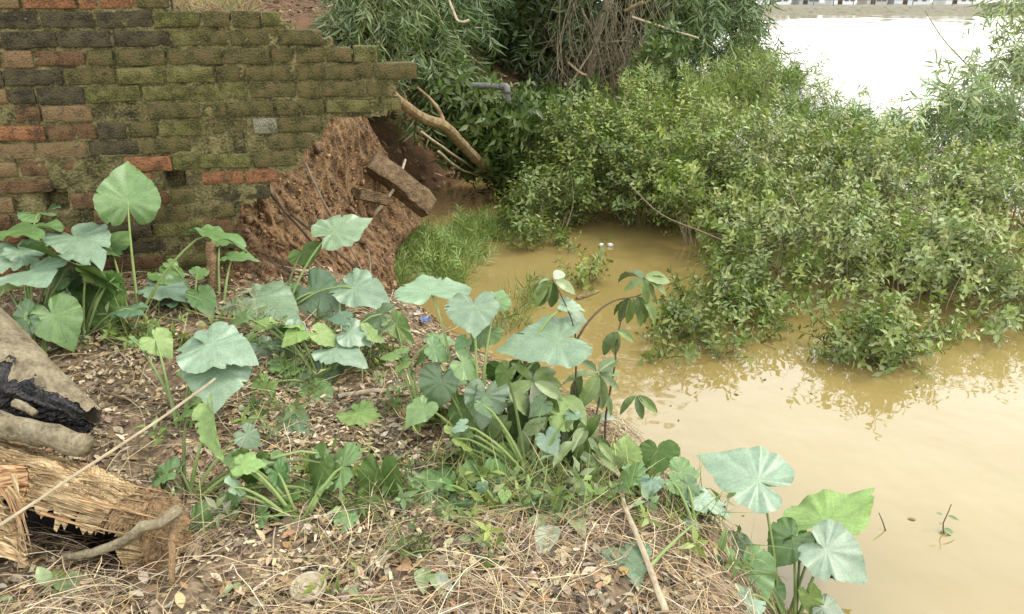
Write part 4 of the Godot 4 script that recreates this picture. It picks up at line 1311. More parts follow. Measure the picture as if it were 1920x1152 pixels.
# ------------------------------------------------------------------ small finds
func build_small() -> void:
	# lid of a tin with pressed rings
	var p := on(580, 1124) + Vector3(0, 0.042, 0)
	var t := thing("tin_lid", "round rusty tin can lid with pressed rings lying in the litter", "lid", p)
	var b := MB.new()
	var prof := [[0.0, 0.0], [0.012, 0.0], [0.0135, 0.003], [0.016, 0.003], [0.0175, 0.0], [0.024, 0.0], [0.026, 0.004], [0.029, 0.004], [0.031, 0.0], [0.040, 0.0], [0.0425, 0.006], [0.0465, 0.007], [0.049, 0.005], [0.051, 0.0], [0.0495, -0.005]]
	var tilt := Basis(Vector3.RIGHT, 0.18) * Basis(Vector3.FORWARD, -0.06)
	for q in prof:
		for k in 41: b.p(p + tilt * Vector3(cos(TAU * k / 40) * q[0], q[1], sin(TAU * k / 40) * q[0]))
	for i in prof.size() - 1:
		for k in 40:
			var a := i * 41 + k
			b.quad(a, a + 1, a + 42, a + 41)
	part("disc", b.mesh(), M.tin, t)
	# blue wrapper at the edge
	var wp := on(797, 608) + Vector3(0, 0.025, 0)
	var w := MB.new()
	for i in 8:
		for k in 5: w.p(Vector3(i * 0.012 - 0.04, rf(-0.006, 0.014), k * 0.012 - 0.02))
	for i in 7:
		for k in 4:
			var a := i * 5 + k
			w.quad(a, a + 1, a + 6, a + 5)
	var wo := part("plastic_wrapper", w.mesh(), M.blue, self)
	wo.position = wp
	wo.rotation = Vector3(0.3, 0.5, 0)
	wo.scale = Vector3(0.65, 1.2, 0.7)
	tag(wo, "crumpled blue plastic wrapper on the edge of the chips", "litter")
	var w2 := MeshInstance3D.new()
	w2.name = "plastic_scrap"
	w2.mesh = wo.mesh
	w2.material_override = M.white
	add_child(w2, true)
	w2.position = on(782, 596) + Vector3(0, 0.02, 0)
	w2.rotation = Vector3(-0.2, 1.4, 0.2)
	w2.scale = Vector3(0.6, 1.0, 0.6)
	tag(w2, "crumpled white plastic scrap beside the blue wrapper", "litter")
	# two white foam floats
	for i in 2:
		var q := on_y([1128, 1144][i], 460, 0.012)
		var f := MB.new()
		for k in 9:
			var g := PI * k / 8.0
			for j in 13: f.p(Vector3(cos(TAU * j / 12) * sin(g) * 0.027 * (1.0 + 0.15 * sin(j * 2.0 + i)), cos(g) * 0.02, sin(TAU * j / 12) * sin(g) * 0.024))
		for k in 8:
			for j in 12:
				var a := k * 13 + j
				f.quad(a, a + 1, a + 14, a + 13)
		var fo := part("foam_scrap", f.mesh(), M.white, self)
		fo.position = q
		tag(fo, ["white foam lump floating under the bushes, the left of two", "white foam lump floating under the bushes, the right of two"][i], "litter", "foam lumps on the water")
	# twigs that poke out of the river
	for s in [
		["bare bent twig poking out of the brown river", [[1662, 1000, 0.0], [1655, 978, 0.0], [1648, 962, 0.0]], []],
		["twig with a few leaves poking out of the river, rightmost in the water", [[1772, 1006, 0.0], [1768, 985, 0.0], [1778, 962, 0.0], [1784, 946, 0]], [[1768, 965, 1755, 962, 0, 0.0, .5, .4, 2], [1778, 968, 1800, 976, 0, 0.02, .35, .4, 2], [1770, 992, 1796, 1008, 0, .03, .5, .5, 0], [1766, 996, 1764, 1018, 0, .02, .5, .5, 2]]],
	]:
		var f: Array = s[1]
		var foot := on_y(f[0][0], f[0][1], -0.01)
		var d := depth_of(foot)
		var tt := thing("water_twig", s[0], "twig", foot, "twigs in the river")
		var c := []
		for q in f: c.append(at(q[0], q[1], d + q[2]))
		var tb := MB.new()
		tube(tb, path(c, 6), 0.0032, 0.0018, 5)
		part("stem", tb.mesh(), M.twig_dark, tt)
		for q in s[2]:
			var a := at(q[0], q[1], d)
			var tip := at(q[2], q[3], d)
			part("leaf", oval_blade(a, tip, leaf_normal(a, tip, 0.5, 0), q[6], 0.1, 0.2), M["broad%d" % int(q[8])], tt)
	# sticks
	var d0 := depth_of(on(1190, 812))
	stick("leaning_twig", "thin dark twig leaning out over the water beside the sapling", [at(1184, 815, d0), at(1215, 752, d0 + .05), at(1240, 695, d0 + .1), at(1260, 645, d0 + .12)], 0.0045, 0.003, "twig", 10, 6)
	var gb := [lay(1130, 862, .03), lay(1160, 920, .06), lay(1168, 965, .05), lay(1190, 1030, .06), lay(1214, 1090, .06), lay(1246, 1180, .06)]
	var pb := thing("pale_branch", "pale grey forked branch lying down the straw bank to the bottom edge", "branch", gb[0])
	var b2 := MB.new()
	tube(b2, path(gb, 26), 0.006, 0.0105, 8, 0.2)
	part("stem", b2.mesh(), M.twig_pale, pb)
	for c in [[[1168, 985, .05], [1210, 955, .06], [1256, 920, .05]], [[1215, 1095, .06], [1255, 1060, .08], [1300, 1010, .06]], [[1160, 920, .06], [1120, 892, .06], [1100, 862, .06]]]:
		var pts := []
		for q in c: pts.append(lay(q[0], q[1], q[2]))
		var b3 := MB.new()
		tube(b3, path(pts, 10), 0.0055, 0.003, 6, 0.2)
		part("side_branch", b3.mesh(), M.petiole if c[0][0] == 1215 else M.twig_pale, pb)
	for s in [
		["pale driftwood stick lying on the wood chips in the middle", [[635, 752], [690, 742], [740, 738], [800, 722]], 0.011, "twig_pale"],
		["brown stick with a bark end right of the pale driftwood", [[745, 712], [770, 725], [790, 740], [805, 705]], 0.010, "twig"],
		["long thin brown stick crossing the chips below the yellow leaf", [[560, 778], [620, 790], [690, 822], [735, 830]], 0.005, "twig"],
		["curved stick running down to the wilted leaves", [[735, 850], [770, 800], [810, 795], [870, 790]], 0.006, "twig"],
		["dark stick across the bare reddish soil patch", [[755, 835], [800, 852], [840, 880]], 0.005, "twig_dark"],
		["pale peeled twig in the litter left of the wilted weed", [[655, 1028], [672, 1045], [700, 1052]], 0.004, "twig_pale"],
		["green stem lying along the bottom right of the tin lid", [[660, 1135], [720, 1134], [770, 1122], [795, 1100]], 0.0045, "petiole"],
		["thin twig under the long leaning stick near the trunk", [[190, 740], [250, 760], [330, 768]], 0.005, "twig"],
		["thin curved twig beyond the burnt log", [[215, 660], [260, 700], [300, 740]], 0.004, "twig_pale"],
		["straight pale stalk standing in the litter below the trampled taro", [[515, 1110], [515, 1010], [540, 940]], 0.003, "twig_pale"],
		["pale stalk slanting through the litter right of the trampled taro", [[545, 935], [590, 985], [640, 1050]], 0.003, "twig_pale"],
		["broken stick half way between the two wilted taros", [[690, 800], [740, 830], [800, 870]], 0.004, "twig"],
		["thin dry stalk across the bottom straw", [[870, 1000], [920, 1090], [960, 1150]], 0.003, "twig_pale"],
		["short thick twig on the straw by the fallen leafy twig", [[1010, 1140], [1050, 1085], [1085, 1040]], 0.004, "twig_pale"],
		["pale stick at the foot of the red soil slope", [[520, 512], [600, 516], [700, 522], [770, 528]], 0.008, "twig_pale"],
		["bowed root end hanging at the foot of the soil slope", [[728, 520], [738, 535], [735, 560], [728, 575]], 0.006, "twig_pale"],
		["stick lying among the far leaf litter behind the log", [[230, 560], [290, 620], [330, 640]], 0.006, "twig"],
	]:
		var c := []
		for q in s[1]: c.append(lay(q[0], q[1], 0.02))
		stick("fallen_stick", s[0], c, s[2], s[2] * 0.6, s[3], 12, 6, 0.15, "stick", "sticks lying in the litter")
	# bamboo poles and roots on the soil slope
	for s in [
		["thin dark pole leaning on the red soil slope, the left one", [[495, 350, 4.2], [545, 410, 4.32], [600, 470, 4.55]], 0.008, "twig_dark"],
		["thin brown pole leaning on the red soil slope, the middle one", [[572, 306, 4.75], [610, 385, 4.72], [640, 430, 4.8]], 0.008, "twig"],
		["thin pole running down to the foot of the red soil, the long right one", [[545, 402, 4.3], [640, 480, 4.65], [690, 522, 4.85]], 0.008, "twig_dark"],
		["bare root fanning down the red soil near the grass, the left one", [[645, 435, 4.95], [670, 490, 4.95], [690, 528, 4.9]], 0.007, "twig"],
		["bare root fanning down the red soil near the grass, the right one", [[690, 470, 5.1], [694, 500, 5.05], [690, 528, 4.9]], 0.007, "twig"],
	]:
		var c := []
		for q in s[1]: c.append(at(q[0], q[1], q[2] - 0.06))
		stick("soil_pole", s[0], c, s[2], s[2] * 0.7, s[3], 10, 6, 0.1, "pole", "poles and roots on the red soil")
	stick("grey_pole", "thin grey pole standing on the wall top where the bricks step down", [wall_at(wall_sy(314, 20).x, 2.0, -0.16), wall_at(wall_sy(314, 20).x, 2.25, -0.16), wall_at(wall_sy(316, 20).x, 2.6, -0.16)], 0.009, 0.009, "twig", 6, 7, 0.05, "pole")
	for s in [
		["pale bare branch running out of the thicket toward the open water", [[1180, 345, 7.2], [1240, 402, 6.9], [1330, 440, 6.5], [1395, 470, 6.3]]],
		["bare pale stem rising in the middle of the thicket", [[1475, 345, 6.9], [1500, 400, 6.6], [1525, 465, 6.4]]],
		["second bare stem rising in the middle of the thicket", [[1455, 500, 6.2], [1465, 440, 6.4], [1450, 360, 6.7]]],
		["grey broken branch at the right of the thicket", [[1750, 270, 8.6], [1800, 310, 8.2], [1830, 345, 7.9]]],
	]:
		var c := []
		for q in s[1]: c.append(at(q[0], q[1], q[2]))
		stick("bare_branch", s[0], c, 0.004, 0.007, "twig", 12, 6, 0.15, "branch", "bare branches in the thicket")
	stick("rotten_post", "short rotten wooden post at the corner of the wall foot", [at(402, 560, 3.95), at(398, 500, 3.93), at(396, 455, 3.93)], 0.03, 0.027, "bark_brown", 8, 9, 0.2, "post")
	stick("floating_stick", "short pale stick afloat beside the reeds", [on_y(1082, 560, 0.01), on_y(1105, 552, 0.012), on_y(1122, 545, 0.01)], 0.016, 0.014, "ochre_bark", 6, 7, 0.15)
	# leaning ochre tree trunk
	var lt := thing("leaning_tree", "ochre forked tree trunk leaning from the wall's end down into the water", "tree trunk", at(940, 345, 9.9))
	var l1 := MB.new()
	tube(l1, path([at(715, 160, 5.7), at(748, 190, 6.0), at(795, 222, 6.6), at(832, 236, 7.1), at(868, 272, 7.8), at(900, 306, 8.6), at(945, 350, 9.7)], 30), 0.036, 0.062, 12, 0.12)
	part("stem", l1.mesh(), M.ochre_bark, lt)
	var l2 := MB.new()
	tube(l2, path([at(834, 236, 7.1), at(822, 205, 7.1), at(803, 182, 7.1), at(782, 164, 7.1)], 12), 0.02, 0.010, 8, 0.15)
	part("fork", l2.mesh(), M.ochre_bark, lt)
	for s in [
		["thin grey dead branch under the leaning trunk, the upper one", [[790, 248, 7.6], [850, 290, 8.2], [912, 330, 9.2]]],
		["thin grey dead branch under the leaning trunk, the lower one", [[822, 285, 7.8], [860, 315, 8.4], [905, 332, 9.0]]],
		["pale dead branch right of the leaning trunk's foot", [[905, 302, 9.2], [930, 296, 9.3], [960, 285, 9.3]]],
		["stick propped on the fallen slab of masonry", [[680, 425, 6.0], [735, 360, 6.0], [760, 300, 6.3]]],
	]:
		var c := []
		for q in s[1]: c.append(at(q[0], q[1], q[2]))
		stick("dead_branch", s[0], c, 0.016, 0.010, "twig_pale", 10, 6, 0.15, "branch", "dead branches in the gully")
	# fallen masonry
	rubble("masonry_slab", "long slab of fallen masonry tilted on the red soil over a dark hollow", at(694, 298, 5.95), at(806, 394, 6.2), Vector3(0.10, 0.06, -0.13), 0.13)
	rubble("masonry_block", "smaller fallen block beneath the tilted slab", at(668, 358, 5.65), at(728, 372, 5.8), Vector3(0.0, -0.05, -0.16), 0.07)
	# white pipe with an elbow
	var pt := thing("water_pipe", "white plastic pipe with an elbow among the bamboo behind the slide", "pipe", at(950, 165, 8.2))
	var p1 := MB.new()
	tube(p1, path([at(880, 160, 8.3), at(915, 161, 8.25), at(946, 165, 8.2)], 8), 0.030, 0.030, 12)
	part("pipe", p1.mesh(), M.pipe, pt)
	var p2 := MB.new()
	tube(p2, path([at(950, 162, 8.2), at(951, 175, 8.2), at(953, 190, 8.25)], 8), 0.030, 0.030, 12)
	part("pipe", p2.mesh(), M.pipe, pt)
	var p3 := MB.new()
	tube(p3, path([at(938, 163, 8.21), at(949, 163, 8.19), at(951, 176, 8.19)], 8), 0.037, 0.037, 12)
	part("elbow", p3.mesh(), M.pipe, pt)

func rubble(called: String, label: String, a: Vector3, z: Vector3, w: Vector3, thick: float) -> void:
	var ax := (z - a)
	var l := ax.length()
	ax /= l
	w -= ax * w.dot(ax)
	var n := w.cross(ax).normalized()
	if n.y < 0: n = -n
	var b := MB.new()
	var faces := [[0, 1, 2, 1.0], [0, 1, 2, -1.0], [0, 2, 1, 1.0], [0, 2, 1, -1.0], [1, 2, 0, 1.0], [1, 2, 0, -1.0]]
	var e := [ax * l, w, n * thick]
	for f in faces:
		var u: Vector3 = e[f[0]]
		var v: Vector3 = e[f[1]]
		var o: Vector3 = e[f[2]] * (f[3] * 0.5)
		var first := b.v.size()
		for k in 15:
			for i in 23:
				var q: Vector3 = u * (i / 22.0 - 0.5) + v * (k / 14.0 - 0.5) + o
				q *= 1.0 - 0.12 * pow(maxf(absf(q.dot(ax)) / l * 2.0, absf(q.dot(w.normalized())) / w.length() * 2.0), 6.0) * 0.5
				var s := (a + z) * 0.5 + q
				q += Vector3(land_noise.get_noise_3dv(s * 90), land_noise.get_noise_3dv(s * 90 + Vector3(50, 0, 0)), land_noise.get_noise_3dv(s * 90 + Vector3(0, 50, 0))) * 0.05
				q += n * fine_noise.get_noise_3dv(s * 260) * 0.018
				b.p(q)
		var flip: bool = u.cross(v).dot(o) > 0
		for k in 14:
			for i in 22:
				var c := first + k * 23 + i
				if flip: b.quad(c, c + 23, c + 24, c + 1)
				else: b.quad(c, c + 1, c + 24, c + 23)
	var o := part(called, b.mesh(), M.masonry, self)
	o.position = (a + z) * 0.5
	tag(o, label, "rubble", "fallen masonry on the red soil")

# ------------------------------------------------------------------ green background
func build_green() -> void:
	sprigs.oval = oval_sprig(101, 11, 0.056, 0.024, 0.22)
	sprigs.oval_big = oval_sprig(102, 9, 0.13, 0.055, 0.30)
	sprigs.oval_fine = oval_sprig(103, 12, 0.045, 0.018, 0.22)
	sprigs.bamboo = bamboo_sprig(104, 9, 0.19, 0.021)
	sprigs.bamboo_fine = bamboo_sprig(105, 12, 0.12, 0.013)
	for k in 3: sprigs["blade%d" % k] = blade_mesh(110 + k)
	M.culm = surf(128, 70, 0.03, [Color(0.12, 0.12, 0.05), Color(0.27, 0.25, 0.12)], 0.6, 2.0)
	rng.seed = 5001
	var g1 := Color(0.25, 0.305, 0.075)
	var g2 := Color(0.31, 0.35, 0.135)  # lightened green for the right-hand bushes; some haze is put into the colour
	var g3 := Color(0.185, 0.235, 0.062)
	# bushes: where they stand in the water (photo place of the foot), spread, height
	for s in [
		["dense green bush behind the leaning trunk's foot", 1085, 385, 0.72, 1.15, 330, g3, "oval"],
		["rounded bright bush left of the bare tangle of vines", 1120, 400, 0.72, 1.35, 340, g1, "oval"],
		["dark-bottomed bush hanging over the foam lumps", 1195, 415, 0.70, 0.95, 320, g3, "oval"],
		["low bush reaching over the brown water near the reeds", 1030, 435, 0.42, 0.55, 170, g3, "oval"],
		["broad bush in the middle of the flooded thicket", 1280, 415, 0.95, 1.25, 440, g1, "oval"],
		["hazy pale bush in the centre right of the thicket", 1400, 420, 0.95, 1.15, 440, g2, "oval"],
		["leafy bush with bare pale stems near the open water", 1330, 455, 0.80, 0.75, 330, g1, "oval"],
		["bush with olive leaves at the right of the thicket", 1540, 420, 1.1, 1.05, 400, g2, "oval"],
		["far right bush below the bent bamboo", 1700, 430, 1.15, 0.95, 380, g2, "oval"],
		["bush cut by the right edge of the photo", 1880, 450, 1.1, 1.0, 360, g2, "oval"],
		["front bush bending toward the river", 1500, 500, 0.95, 0.66, 245, g2, "oval"],
		["front bush with grey-green outer twigs", 1620, 530, 1.0, 0.58, 235, g2, "oval"],
		["low spreading front bush at the right, dipping into the water", 1740, 560, 1.0, 0.46, 225, g2, "oval"],
		["outermost bush by the pale open river", 1840, 545, 0.75, 0.55, 220, g2, "oval"],
		["small drowned bush at the tip of the thicket", 1600, 655, 0.36, 0.22, 90, g3, "oval"],
		["half drowned twiggy bush reaching left over the water", 1420, 560, 0.45, 0.38, 110, g3, "oval"],
		["sparse twigs of leaves floating left of the thicket", 1330, 610, 0.42, 0.22, 80, g3, "oval"],
		["drowned sprays of leaves beside the leaning twig", 1300, 655, 0.22, 0.12, 40, g3, "oval"],
		["loose sprays trailing into the water at the right", 1700, 645, 0.5, 0.14, 55, g2, "oval"],
		["thin leafy twigs spread over the water left of the front bushes", 1385, 585, 0.45, 0.16, 50, g2, "oval"],
		["small sprig of leaves standing in the water beyond the sapling", 1102, 535, 0.14, 0.17, 24, g1, "oval"],
		["tiny tuft of leaves at the left of the foam lumps", 1015, 468, 0.24, 0.14, 36, g3, "oval"],
	]: bush(s[0], s[1], s[2], s[3], s[4], s[5], s[6], s[7])
	# fine-leaved bushes behind them, against the bright river
	for s in [
		["bright feathery bush rising before the dark trees", 1250, 345, 0.9, 1.45, 360, Color(0.25, 0.31, 0.085), "bamboo_fine"],
		["feathery bush at the left end of the open river view", 1400, 315, 1.0, 1.55, 420, Color(0.24, 0.30, 0.085), "bamboo_fine"],
		["feathery bush in the dip of the river view", 1530, 330, 0.95, 0.95, 340, Color(0.21, 0.29, 0.10), "bamboo_fine"],
		["low feathery bush under the gap of bright water", 1640, 345, 0.9, 0.8, 280, Color(0.21, 0.28, 0.095), "bamboo_fine"],
		["feathery bush beneath the bent bamboo on the right", 1790, 350, 1.1, 0.95, 330, Color(0.20, 0.265, 0.11), "bamboo_fine"],
		["tall feathery bush at the far right edge", 1900, 355, 1.0, 0.85, 260, Color(0.19, 0.26, 0.11), "bamboo_fine"],
	]: bush(s[0], s[1], s[2], s[3], s[4], s[5], s[6], s[7], Vector3.ZERO, "feathery bushes behind the thicket")
	for s in [
		["grass tussock growing down to the water at the foot of the soil", [[735, 455, 30, 22, 0.10], [780, 452, 45, 22, 0.05], [850, 448, 50, 20, 0.0], [905, 432, 40, 14, 0.0], [940, 436, 40, 18, 0.0], [800, 490, 55, 26, 0.05], [850, 488, 55, 30, 0.0], [835, 530, 45, 18, 0.0], [880, 462, 50, 24, 0.0]], 4200, Vector2(0.08, 0.27), Color(0.225, 0.305, 0.085)],
		["thin reeds standing in the brown water", [[975, 575, 45, 30, 0.0], [960, 610, 40, 15, 0.0], [1000, 555, 30, 15, 0]], 260, Vector2(0.14, 0.30), Color(0.25, 0.31, 0.10)],
		["strip of weeds at the foot of the bank beside the soil slope", [[745, 520, 14, 30, 0.15]], 160, Vector2(0.12, 0.26), Color(0.19, 0.27, 0.08)],
	]: grass(s[0], s[1], s[2], s[3], s[4])
	# hanging bamboo above the wall
	var bl := Color(0.11, 0.148, 0.046)
	bamboo("drooping bamboo hanging over the broken end of the wall", [
		[at(640, 330, 9.2), at(660, 60, 9.0), at(720, -20, 8.7), at(780, 60, 8.4), at(805, 190, 8.4)],
		[at(640, 330, 9.3), at(680, 20, 9.1), at(760, -40, 8.8), at(820, 20, 8.6), at(862, 160, 8.7)],
		[at(640, 330, 9.2), at(630, 80, 9.0), at(655, -10, 8.6), at(700, 20, 8.3), at(722, 110, 8.2)],
		[at(660, 330, 9.3), at(700, 60, 9.2), at(770, 60, 9.2), at(840, 140, 9.1), at(878, 225, 9.1)]], 420, 0.32, bl, 2.3, 0.016, 0.3)
	bamboo("tall leafy bamboo behind the drooping one at the top", [
		[at(660, 300, 9.6), at(710, 40, 9.8), at(760, -120, 9.4), at(830, -60, 9.2), at(860, 60, 9.0)],
		[at(700, 300, 10.5), at(780, 0, 10.8), at(820, -150, 10.6), at(880, -100, 10.4), at(890, 30, 10.4)]], 260, 0.45, Color(0.07, 0.11, 0.035), 2.0, 0.018, 0.3)  # leaf colour darkened like the grove, in place of deep shade
	# dark grove: leaf colours darkened to stand in for its deep shade
	tree("grove_tree", "dark leafy tree deep in the shade behind the pipe", "tree", [at(960, 260, 12.5), at(965, 100, 12.6), at(950, -150, 12.8), at(940, -420, 13.0)], 0.09, [[at(930, 20, 11.6), Vector3(1.1, 0.9, 0.6), 420], [at(1010, 90, 11.8), Vector3(0.7, 0.7, 0.5), 300], [at(960, -220, 12.0), Vector3(2.4, 1.3, 2.2), 1100]], Color(0.06, 0.085, 0.028), "oval_big", 0.6)  # the last leaf mass is out of view overhead and shades the grove
	tree("grove_tree", "mid-green tree with pointed leaves left of the dry vine tangle", "tree", [at(1050, 240, 12.0), at(1055, 100, 12.2), at(1040, -150, 12.4), at(1030, -350, 12.4)], 0.07, [[at(1040, 80, 11.5), Vector3(0.7, 1.0, 0.5), 340], [at(1090, -200, 11.4), Vector3(2.2, 1.0, 2.0), 900]], Color(0.08, 0.115, 0.038), "bamboo", 0.9)  # its upper leaf mass, out of view, also shades the grove below
	tree("grove_tree", "shady tree whose boughs hang above the dry vine tangle", "tree", [at(1170, 230, 13.0), at(1175, 60, 13.2), at(1180, -200, 13.4), at(1180, -380, 13.4)], 0.11, [[at(1180, -60, 12.6), Vector3(1.5, 0.9, 0.9), 460], [at(1120, 20, 13.4), Vector3(1.2, 1.2, 0.5), 300], [at(1210, 110, 13.6), Vector3(0.9, 0.9, 0.4), 240], [at(1000, 120, 13.8), Vector3(1.6, 1.3, 0.4), 320]], Color(0.06, 0.085, 0.03), "oval_big", 0.5)
	bamboo("curtain of hanging bamboo at the left of the open river", [
		[at(1290, 250, 12.2), at(1280, 40, 12.2), at(1310, -90, 12.0), at(1380, -60, 11.6), at(1405, 70, 11.4)],
		[at(1290, 250, 12.4), at(1300, 20, 12.4), at(1330, -80, 12.2), at(1395, -20, 12.0), at(1412, 110, 11.8)],
		[at(1270, 250, 12.2), at(1250, 20, 12.0), at(1275, -70, 11.6), at(1310, -20, 11.2), at(1320, 90, 11.1)],
		[at(1280, 250, 12.4), at(1290, 60, 12.3), at(1330, -20, 11.9), at(1365, 20, 11.5), at(1370, 130, 11.4)],
		[at(1260, 250, 12.6), at(1230, 40, 12.6), at(1240, -50, 12.2), at(1270, -20, 11.8), at(1268, 60, 11.7)]], 330, 0.42, Color(0.125, 0.175, 0.065), 2.4, 0.016, 0.35)
	bamboo("low bent bamboo spray spilling toward the open river", [
		[at(1330, 260, 11.6), at(1370, 130, 11.4), at(1420, 110, 11.2), at(1500, 160, 11.0)],
		[at(1350, 260, 11.4), at(1400, 170, 11.2), at(1480, 150, 11.0), at(1590, 195, 10.8)],
		[at(1330, 260, 11.6), at(1380, 160, 11.2), at(1440, 150, 11.0), at(1530, 185, 10.8)]], 190, 0.28, Color(0.24, 0.31, 0.09), 0.3, 0.012, 0.3, "bamboo_spray", "bamboo", 1.0, "bamboo_fine")
	# the bent bamboo at the right edge
	bamboo("bare-tipped bamboo bending in from the right edge over the river", [
		[at(1990, 330, 9.8), at(1905, 235, 9.8), at(1830, 140, 9.8), at(1770, 75, 9.8), at(1735, 20, 9.8)]], 0, 0.3, g1, 0.2, 0.02)
	bamboo("leafy bamboo sprays hanging at the upper right", [
		[at(1990, 330, 9.6), at(1930, 230, 9.5), at(1850, 190, 9.4), at(1720, 215, 9.3)],
		[at(2000, 300, 9.6), at(1930, 180, 9.5), at(1860, 165, 9.4), at(1760, 170, 9.3)],
		[at(2040, 250, 9.8), at(1960, 110, 9.7), at(1900, 100, 9.6), at(1830, 130, 9.5)],
		[at(2040, 250, 9.8), at(2000, -10, 9.8), at(1930, -30, 9.7), at(1860, 25, 9.6)],
		[at(2040, 250, 9.8), at(2000, 60, 9.8), at(1950, 60, 9.7), at(1885, 110, 9.6)]], 105, 0.24, Color(0.31, 0.37, 0.18), 0.5, 0.012, 0.35, "bamboo_spray", "bamboo", 1.1)
	# undergrowth in the gully and below the pipe
	for s in [
		["drooping leafy shrub under the white pipe", [at(935, 300, 9.0), at(935, 240, 8.9), at(930, 200, 8.8)], [[at(930, 235, 8.7), Vector3(0.35, 0.42, 0.3), 150], [at(880, 215, 8.6), Vector3(0.32, 0.4, 0.25), 130]]],
		["leafy shrub above the foot of the leaning trunk", [at(985, 330, 9.4), at(985, 290, 9.3), at(990, 250, 9.2)], [[at(985, 270, 9.1), Vector3(0.42, 0.4, 0.3), 190], [at(930, 285, 9.3), Vector3(0.3, 0.25, 0.3), 90]]],
		["shrub with hanging leaves behind the forked trunk", [at(850, 250, 8.8), at(852, 215, 8.8), at(855, 190, 8.8)], [[at(855, 215, 8.6), Vector3(0.3, 0.35, 0.25), 110], [at(890, 255, 8.9), Vector3(0.3, 0.3, 0.2), 100]]],
		["shrub at the edge of the dark grove, below the vine tangle", [at(1075, 300, 10.6), at(1075, 240, 10.6), at(1080, 220, 10.6)], [[at(1080, 225, 10.5), Vector3(0.45, 0.4, 0.3), 200], [at(1010, 225, 10.4), Vector3(0.4, 0.3, 0.3), 130]]],
		["light green shrub beside the curtain of bamboo", [at(1240, 260, 10.6), at(1240, 200, 10.6), at(1240, 150, 10.5)], [[at(1238, 130, 10.4), Vector3(0.2, 0.5, 0.2), 120], [at(1230, 190, 10.3), Vector3(0.35, 0.3, 0.3), 130]]],
	]: tree("grove_shrub", s[0], "shrub", s[1], 0.02, s[2], Color(0.13, 0.185, 0.058), "oval_big", 0.5, 0.75, "shrubs at the foot of the grove")
	# dry vines
	var vt := thing("vine_tangle", "bare grey-brown tangle of dead vines hanging from the dark grove", "vines", at(1150, 260, 10.9))
	var v := MB.new()
	rng.seed = 808
	for i in 190:
		var u := rng.randf()
		var top := at(1050 + u * 200 + rf(-25, 25), rf(-60, 120), rf(10.6, 11.6))
		var low := at(1060 + u * 170 + rf(-60, 60), 90 + 240 * pow(rng.randf(), 0.7), rf(10.5, 11.3))
		var mid := top.lerp(low, 0.5) + Vector3(rf(-0.45, 0.45), rf(-0.35, 0.15), rf(-0.2, 0.2))
		tube(v, path([top, top.lerp(mid, 0.5) + Vector3(rf(-0.12, 0.12), rf(-0.1, 0.1), 0), mid, mid.lerp(low, 0.5) + Vector3(rf(-0.15, 0.15), rf(-0.1, 0.1), 0), low], 11), rf(0.003, 0.009), 0.002, 3, 0.0, false)
	for i in 120:
		var p := at(rf(1060, 1250), rf(40, 300), rf(10.6, 11.5))
		tube(v, path([p, p + Vector3(rf(-0.3, 0.3), rf(-0.2, 0.2), rf(-0.1, 0.1)), p + Vector3(rf(-0.6, 0.6), rf(-0.3, 0.3), rf(-0.2, 0.2))], 5), 0.006, 0.003, 3, 0.0, false)
	part("strands", v.mesh(), M.vine, vt, true)
	var vt2 := MB.new()
	tube(vt2, path([at(1098, 200, 11.0), at(1108, 130, 11.1), at(1120, 60, 11.2), at(1150, -40, 11.3)], 10), 0.07, 0.05, 8, 0.15)
	part("dead_trunk", vt2.mesh(), M.twig, vt)
	stick("dead_limb", "pale broken limb sticking out to the right of the vine tangle", [at(1185, 32, 10.4), at(1225, 45, 10.3), at(1310, 72, 10.0)], 0.018, 0.012, "twig_pale", 10, 7, 0.1, "branch")
	stick("dead_limb", "short red-brown broken limb above the vine tangle", [at(1172, 22, 10.5), at(1190, 12, 10.4), at(1205, 4, 10.3)], 0.03, 0.03, "ochre_bark", 6, 7, 0.1, "branch")
	stick("dead_limb", "crossed dead branch at the left of the vine tangle", [at(1065, 118, 10.6), at(1085, 135, 10.5), at(1100, 142, 10.5)], 0.02, 0.02, "ochre_bark", 6, 7, 0.1, "branch")
	stick("dead_limb", "thin forked dead stem standing left of the vine tangle", [at(1068, 175, 10.5), at(1075, 150, 10.5), at(1088, 130, 10.5), at(1110, 95, 10.6)], 0.014, 0.010, "twig", 8, 6, 0.1, "branch")
	stick("dead_limb", "pale broken branch stub hanging among the dark leaves at the top", [at(835, -20, 8.6), at(850, 22, 8.6), at(862, 42, 8.5), at(880, 38, 8.5)], 0.012, 0.016, "twig_pale", 10, 6, 0.15, "branch")
	# dry grass on top of the hill behind the wall
	var dt := thing("dry_grass", "dry grass and weeds on the red soil above the wall top", "grass", Vector3(-1.4, 2.0, -4.6))
	var xf := [[], [], []]
	var cols := [[], [], []]
	for i in 7000:
		var z := rf(-8.0, -4.8)
		var x := z * rf(0.17, 0.44)
		var h := hill_h(x, z)
		if h < 1.4: continue
		xf[i % 3].append(Transform3D(aim(Vector3(rf(-0.9, 0.9), 0.6, rf(-0.3, 0.9)), rf(0, TAU)) * Basis.from_scale(Vector3.ONE * rf(0.06, 0.24)), Vector3(x, h - 0.02, z)))
		cols[i % 3].append(tint(Color(0.33, 0.25, 0.14) if rng.randf() < 0.75 else Color(0.16, 0.19, 0.06), 0.3))
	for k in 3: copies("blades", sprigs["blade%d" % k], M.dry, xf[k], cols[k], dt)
	# the river's far side
	var bank := grid_mesh(80, 12, func(i, k):
		var x: float = -60.0 + i * 3.0
		var s: float = k / 11.0
		var z := -144.0 - s * 22.0 + 0.06 * (x - 60.0)
		return Vector3(x, -0.5 + 2.0 * smoothstep(0.0, 0.45, s) + land_noise.get_noise_2d(x * 9, z * 30) * 0.5, z))
	struct("far_bank", bank, M.far_soil)
